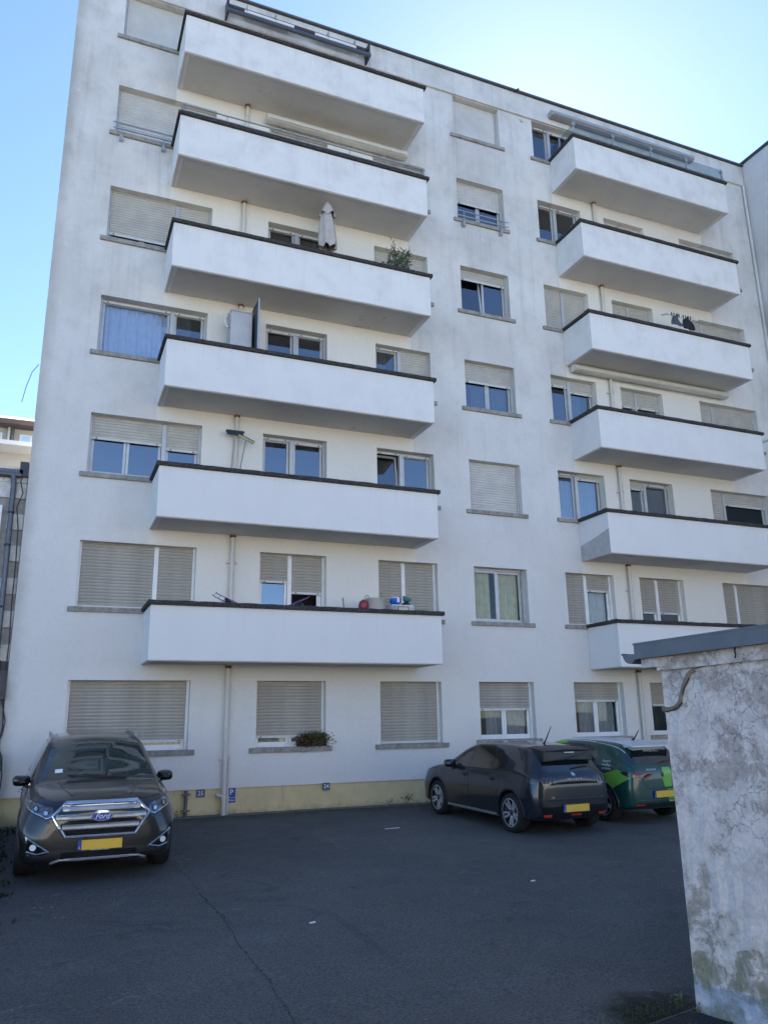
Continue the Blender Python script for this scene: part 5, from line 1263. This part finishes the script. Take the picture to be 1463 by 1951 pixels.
# first floor balcony: a small table carrying basket, oven and bowls
t = thing('side_table', 'narrow table behind the first left balcony parapet under the basket and oven', 'table', (6.65, -.72, floor_z(1)))
MB().box(-.65, .68, -.20, .20, .85, .88).build('tabletop', MT['cab'], t)
for x in (-.6, .62):
    for y in (-.16, .16): MB().box(x - .02, x + .02, y - .02, y + .02, 0, .85).build('leg', MT['darkmetal'], t)
tz = floor_z(1) + .88
t = thing('laundry_tub', 'pale grey plastic tub with a loop handle on the first left balcony', 'tub', (6.41, -.72, tz + .001))
MB().lathe([(0, 0), (.17, 0), (.20, .15), (.225, .36), (.235, .37), (.215, .37), (.19, .15), (.16, .02), (0, .02)], None, 24).build('bucket', MT['basket'], t)
MB().tube([(-.225, 0, .35), (-.25, 0, .40), (-.22, 0, .44), (-.17, 0, .43), (-.15, 0, .36)], .013, 6).build('handle', MT['basket'], t)
t = tag(MB().lathe([(0, 0), (.09, .02), (.11, .10), (.09, .19), (.03, .24), (0, .25)], Matrix.Translation((6.11, -.72, tz + .10)) @ Matrix.Rotation(.25, 4, 'X'), 16).build('ball', MT['redp']), 'dark red rounded plastic thing beside the pale grey tub', 'toy')
t['label'] = 'dark red ball resting on a bucket rim beside the pale grey tub'
t = thing('bucket', 'small grey bucket under the dark red ball on the first balcony', 'bucket', (6.11, -.72, tz + .001)); MB().lathe([(0, 0), (.08, 0), (.10, .12), (.09, .12), (.07, .01), (0, .01)], None, 16).build('pail', MT['basket'], t)
t = thing('mini_oven', 'small white mini oven with cream window on the first left balcony', 'oven', (6.98, -.74, tz + .001))
MB().box(-.26, .26, -.15, .15, .012, .245).build('case', MT['micro'], t, bevel=.008); MB().box(-.13, .14, -.158, -.151, .04, .205).build('door_frame', MT['stop'], t); MB().box(-.11, .12, -.164, -.159, .055, .19).build('door_window', MT['creamp'], t)
MB().box(-.25, -.15, -.156, -.151, .03, .22).build('vent_grille', MT['gcurtain'], t)
for z in (.06, .12, .18): MB().lathe([(.02, 0), (.018, .018), (0, .018)], Matrix.Translation((.20, -.151, z)) @ Matrix.Rotation(pi / 2, 4, 'X'), 12).build('knob', MT['cab'], t)
MB().box(-.24, .24, -.13, .13, 0, .012).build('foot', MT['stop'], t)
oz = tz + .247
t = thing('blue_bowl', 'bright blue bowl with a white spout lying on the white mini oven', 'bowl', (6.86, -.74, oz)); MB().lathe([(0, 0), (.08, 0), (.125, .08), (.135, .14), (.125, .14), (.115, .08), (.07, .015), (0, .015)], None, 20).build('basin', MT['bluep'], t)
MB().box(-.01, .045, -.137, -.11, .05, .15).build('white_label', MT['white'], t); MB().lathe([(0, .11), (.09, .12), (.07, .18), (0, .20)], None, 14).build('contents', MT['awn'], t)
t = thing('teal_bowl', 'teal green dish tilted on the right end of the mini oven', 'bowl', (7.12, -.72, oz)); M = Matrix.Translation((0, 0, .09)) @ Matrix.Rotation(.4, 4, 'Y'); MB().lathe([(0, 0), (.06, 0), (.11, .09), (.10, .09), (.05, .012), (0, .012)], M, 18).build('dish', MT['greenp'], t)
MB().lathe([(0, 0), (.10, 0), (.10, .035), (.06, .07), (0, .08)], None, 16).build('folded_cloth', MT['cloth'], t)
tag(MB().tube([(5.63, -.72, floor_z(1)), (5.68, -.72, tz + .10), (5.65, -.72, tz + .36)], .011, 6).build('rod', MT['darkmetal']), 'thin dark rod standing upright on the first left balcony between door and tub', 'rod')
# two folding airers with purple frames
def airer(x, flip, label):
    t = thing('clothes_airer', label, 'airer', (x, -.75, floor_z(1)), 0, 'purple clothes airers on the first balcony')
    s_ = -1 if flip else 1
    fr_ = MB(); a = (-.22 * s_, -.15, 1.20); b = (.26 * s_, -.15, .97)
    for y in (-.18, .18):
        fr_.tube([(-.24 * s_, y, 1.21), (-.2 * s_, y, 1.17), (.30 * s_, y, .96)], .010, 6)
    for k in range(6): q = k / 5; fr_.tube([(-.22 * s_ + .5 * s_ * q, -.18, 1.19 - .22 * q), (-.22 * s_ + .5 * s_ * q, .18, 1.19 - .22 * q)], .005, 5)
    fr_.build('wire_rack', MT['purple'], t)
    for q in (-1, 1): MB().tube([(q * .24, -.18, 0), (-q * .1, -.18, 1.05), (-q * .1, .18, 1.05), (q * .24, .18, 0)], .010, 6).build('leg', MT['purple'], t)
    c_ = MB(); vs = []
    for i in range(9):
        for j in range(5): u = i / 8; v = j / 4; vs.append((-.06 * s_ + .3 * s_ * u, -.19 - .01 * sin(u * 12), 1.10 - .13 * u - v * .16 + .012 * sin(u * 9)))
    c_.add(vs, [(i * 5 + j, i * 5 + j + 1, (i + 1) * 5 + j + 1, (i + 1) * 5 + j) for i in range(8) for j in range(4)], True); c_.build('cloth', MT['cloth'], t)
airer(3.15, False, 'purple wire airer with dark washing by the white pipe on the first left balcony')
airer(4.60, True, 'purple wire airer in front of the open balcony door on the first left balcony')
# drying rack with dark clothes on the right
t = thing('drying_rack', 'white winged drying rack hung with small dark clothes on a right balcony', 'airer', (15.93, -.70, floor_z(4)))
fr_ = MB(); zc = 1.48
fr_.tube([(-.52, -.3, zc + .05), (-.2, .3, zc + .38)], .026, 6); fr_.tube([(.52, -.3, zc + .05), (.86, .3, zc + .22)], .026, 6); fr_.tube([(-.55, -.3, zc + .03), (.55, -.3, zc + .03)], .020, 6)
for q in range(5): fr_.tube([(-.50 + .07 * q, -.25 + .13 * q, zc + .07 + .075 * q), (.54 + .07 * q, -.25 + .13 * q, zc + .07 + .035 * q)], .004, 5)
fr_.build('wing_frame', MT['pvc'], t)
for q in (-1, 1): MB().tube([(q * .5, -.25, 0), (-q * .4, .2, zc)], .012, 6).build('leg', MT['pvc'], t)
rr = random.Random(9)
for i, (x, mt, h_) in enumerate(((-.30, 'cloth2', .34), (.12, 'cloth', .40))):
    c_ = MB(); vs = []
    for a in range(7):
        for b_ in range(6): u = a / 6 - .5; v = b_ / 5; vs.append((x + u * .36 * (.7 + .5 * v - .25 * v * v), -.32 - .06 * sin(u * 9 + i + v * 3) - .04 * v, zc + .03 - v * h_ + .035 * sin(u * 10 + i)))
    c_.add(vs, [(a * 6 + b_, a * 6 + b_ + 1, (a + 1) * 6 + b_ + 1, (a + 1) * 6 + b_) for a in range(6) for b_ in range(5)], True); g_ = c_.build('garment', MT[mt], t)
    for dx in (-.14, -.05, .04, .13): MB().box(x + dx - .008, x + dx + .008, -.335, -.305, zc - .01, zc + .09).build('clothes_peg', MT['cloth2'], g_)
# grille of a lamp on the fifth balcony seen between the bars
# flower box on the ground floor window sill
t = thing('flower_box', 'flower box of straggly brown and green plants on the ground floor sill', 'planter', (5.23, .07, SILL[0] + .006))
MB().prism([(-.30, 0), (.30, 0), (.33, .15), (-.33, .15)], -.085, .085).build('trough', MT['black'], t)
fo = MB(); fd = MB(); rr = random.Random(2)
leaves(fo, .10, -.03, .20, 520, (.13, .05, .035), .05, .016, .6, rr); leaves(fo, .14, -.10, .13, 320, (.11, .02, .05), .05, .016, .0, rr); leaves(fd, -.16, -.05, .16, 420, (.08, .05, .05), .05, .014, .1, rr); leaves(fd, -.14, -.11, .08, 420, (.10, .015, .06), .05, .014, -.3, rr); leaves(fd, .12, -.11, .06, 260, (.13, .012, .05), .05, .014, -.4, rr); leaves(fd, -.12, -.115, -.02, 40, (.05, .01, .05), .04, .012, -.5, rr)
o = fo.build('foliage', MT['flower'], t); o['kind'] = 'stuff'; o = fd.build('foliage', MT['dead'], t); o['kind'] = 'stuff'

# ------------------------------------------------------------------ yard: low wall, plants, grate, cracks, litter
t = thing('low_wall', 'low dark mossy retaining wall running along the left edge of the car park', 'wall', (-.95, -3.5, -1.9))
MB().box(-.35, .27, -5.2, 3.3, -.25, .33).build('masonry', MT['lowwall'], t, bevel=.02)
for i in range(9): MB().box(-.38, .30, -5.2 + i * .95, -5.2 + i * .95 + .94, .332, .40).build('capstone', MT['lowwall'], t, bevel=.012)
iv = MB(); rr = random.Random(4)
for i in range(46):
    y = rr.uniform(-8.8, -.6); leaves(iv, rr.uniform(-.85, -.38), y, ground_z(y) + rr.uniform(.01, .07), 34, (.10, .14, .04), .06, .022, .7, rr)
o = iv.build('ground_ivy', MT['ivy']); o['kind'] = 'stuff'; o['label'] = 'dark weeds and ivy along the foot of the low wall'
def weed(x, y, label, n=30, h=.12):
    t = thing('weed', label, 'plant', (x, y, ground_z(y)), 0, 'weeds growing out of the edges of the asphalt'); m_ = MB(); s_ = MB(); r_ = random.Random(int(abs(x * 91 + y * 17)))
    for i in range(4): a = r_.uniform(0, 6.3); q = (cos(a) * h * .5, sin(a) * h * .5, h * r_.uniform(.7, 1.2)); s_.tube([(0, 0, -.01), (q[0] * .4, q[1] * .4, q[2] * .6), q], .003, 4); leaves(m_, *q, n // 4, (h * .25, h * .25, h * .3), h * .5, h * .09, .6, r_)
    s_.build('stem', MT['moss'], t); o = m_.build('foliage', MT['weed'], t); o['kind'] = 'stuff'
weed(6.93, -.06, 'small leafy weed against the ochre plinth left of the dark grey car', 20, .10)
weed(7.32, -.10, 'taller weed against the plinth nearest the dark grey car', 24, .13)
weed(2.5, -.12, 'tiny weed at the foot of the short standpipe', 20, .1)
weed(4.36, -11.40, 'fern like weed at the corner of the painted shed', 40, .07)
weed(4.40, -11.55, 'low weed beside the metal grate and shed wall', 30, .05)
def crack_x(y): return 1.82 + .035 * sin(y * .8 + 1) + .015 * sin(y * 3.1) + .008 * sin(y * 9)
# moss patch
mo = MB(); rr = random.Random(8)
for i in range(2600):
    x = rr.gauss(4.05, .17); y = rr.gauss(-11.42, .13)
    if x > 4.38: continue
    leaves(mo, x, y, ground_z(y) + .002, 1, (.005, .005, .002), .012, .005, .2, rr)
for i in range(140):                                                 # moss in the long crack and along the kerb
    y = rr.uniform(-10.6, -4.2); x = crack_x(y) + rr.gauss(0, .008); leaves(mo, x, y, ground_z(y) + .002, 1, (.012, .02, .002), .018, .006, .6, rr)
o = mo.build('moss_patch', MT['moss']); o['kind'] = 'stuff'
cr = MB(); y = -11.6; prev = None; rr = random.Random(6)
while y < -4.1:
    x = crack_x(y) + rr.uniform(-.006, .006); w_ = rr.uniform(.001, .0045); z = ground_z(y) + .004
    if prev: cr.add([prev[0], prev[1], (x + w_, y, z), (x - w_, y, z)], [(0, 1, 2, 3)])
    prev = ((x - w_, y, z), (x + w_, y, z)); y += .06
o = cr.build('pavement_crack', simple('crack_dirt', (.06, .058, .045), 1, var=.4, vs=30)); o['kind'] = 'structure'
# drain grate in front of the shed
t = thing('drain_grate', 'dark metal drain grate in the ground beside the shed wall', 'grate', (4.28, -11.66, ground_z(-11.66) + .003), radians(12))
g = MB(); g.box(-.34, .40, -.16, -.145, 0, .02); g.box(-.34, .40, .145, .16, 0, .02); g.box(-.34, -.325, -.145, .145, 0, .02); g.box(.385, .40, -.145, .145, 0, .02); g.build('frame', MT['darkmetal'], t)
b0 = MB().box(-.004, .004, -.145, .145, .002, .018).mesh('bar', MT['darkmetal'])
for i in range(24): link_mesh('bar', b0, t, (-.30 + .029 * i, 0, 0))
b1 = MB().box(-.325, .385, -.003, .003, .004, .014).mesh('cross_bar', MT['darkmetal'])
for i in range(7): link_mesh('cross_bar', b1, t, (0, -.11 + .037 * i, 0))
MB().box(-.325, .385, -.145, .145, -.0, .001).build('pit', MT['stop'], t)
# worn paint flakes and scraps
fl = MB(); rr = random.Random(12)
def flake(x, y, s_):
    n = rr.randint(4, 6); a0 = rr.uniform(0, 6); p = [(x + cos(a0 + 2 * pi * i / n) * s_ * rr.uniform(.4, 1.2), y + sin(a0 + 2 * pi * i / n) * s_ * rr.uniform(.2, .7)) for i in range(n)]
    fl.add([(a, b_, ground_z(b_) + .005) for a, b_ in p], [tuple(range(n))])
for (x, y, sx, sy, n) in ((1.95, -4.35, .10, .35, 46), (4.2, -3.4, .3, .25, 14), (4.6, -4.2, .3, .15, 10), (.3, -6.3, .25, .3, 10)):
    for _ in range(n): flake(rr.gauss(x, sx), rr.gauss(y, sy), rr.uniform(.006, .022))
for _ in range(110): flake(rr.uniform(.2, 7), rr.uniform(-11.5, -2), rr.uniform(.004, .010))
o = fl.build('paint_flakes', MT['flake']); o['kind'] = 'stuff'
for (x, y, lab) in ((5.75, -3.0, 'pale strip of paper lying flat in front of the dark grey car'), (5.7, -7.5, 'small white scrap on the asphalt in the middle of the yard'), (2.65, -8.2, 'white scrap near the long asphalt crack')):
    L = .14 if 'strip' in lab else .035; z = ground_z(y) + .006
    tag(MB().add([(x - L, y, z), (x + L, y + .02, z), (x + L, y + .055, z + .004), (x - L, y + .035, z + .002), (x - L, y, z + .003), (x + L, y + .02, z + .003), (x + L, y + .055, z + .007), (x - L, y + .035, z + .005)], [(3, 2, 1, 0), (4, 5, 6, 7), (0, 1, 5, 4), (1, 2, 6, 5), (2, 3, 7, 6), (3, 0, 4, 7)]).build('paper_scrap', MT['white']), lab, 'litter')
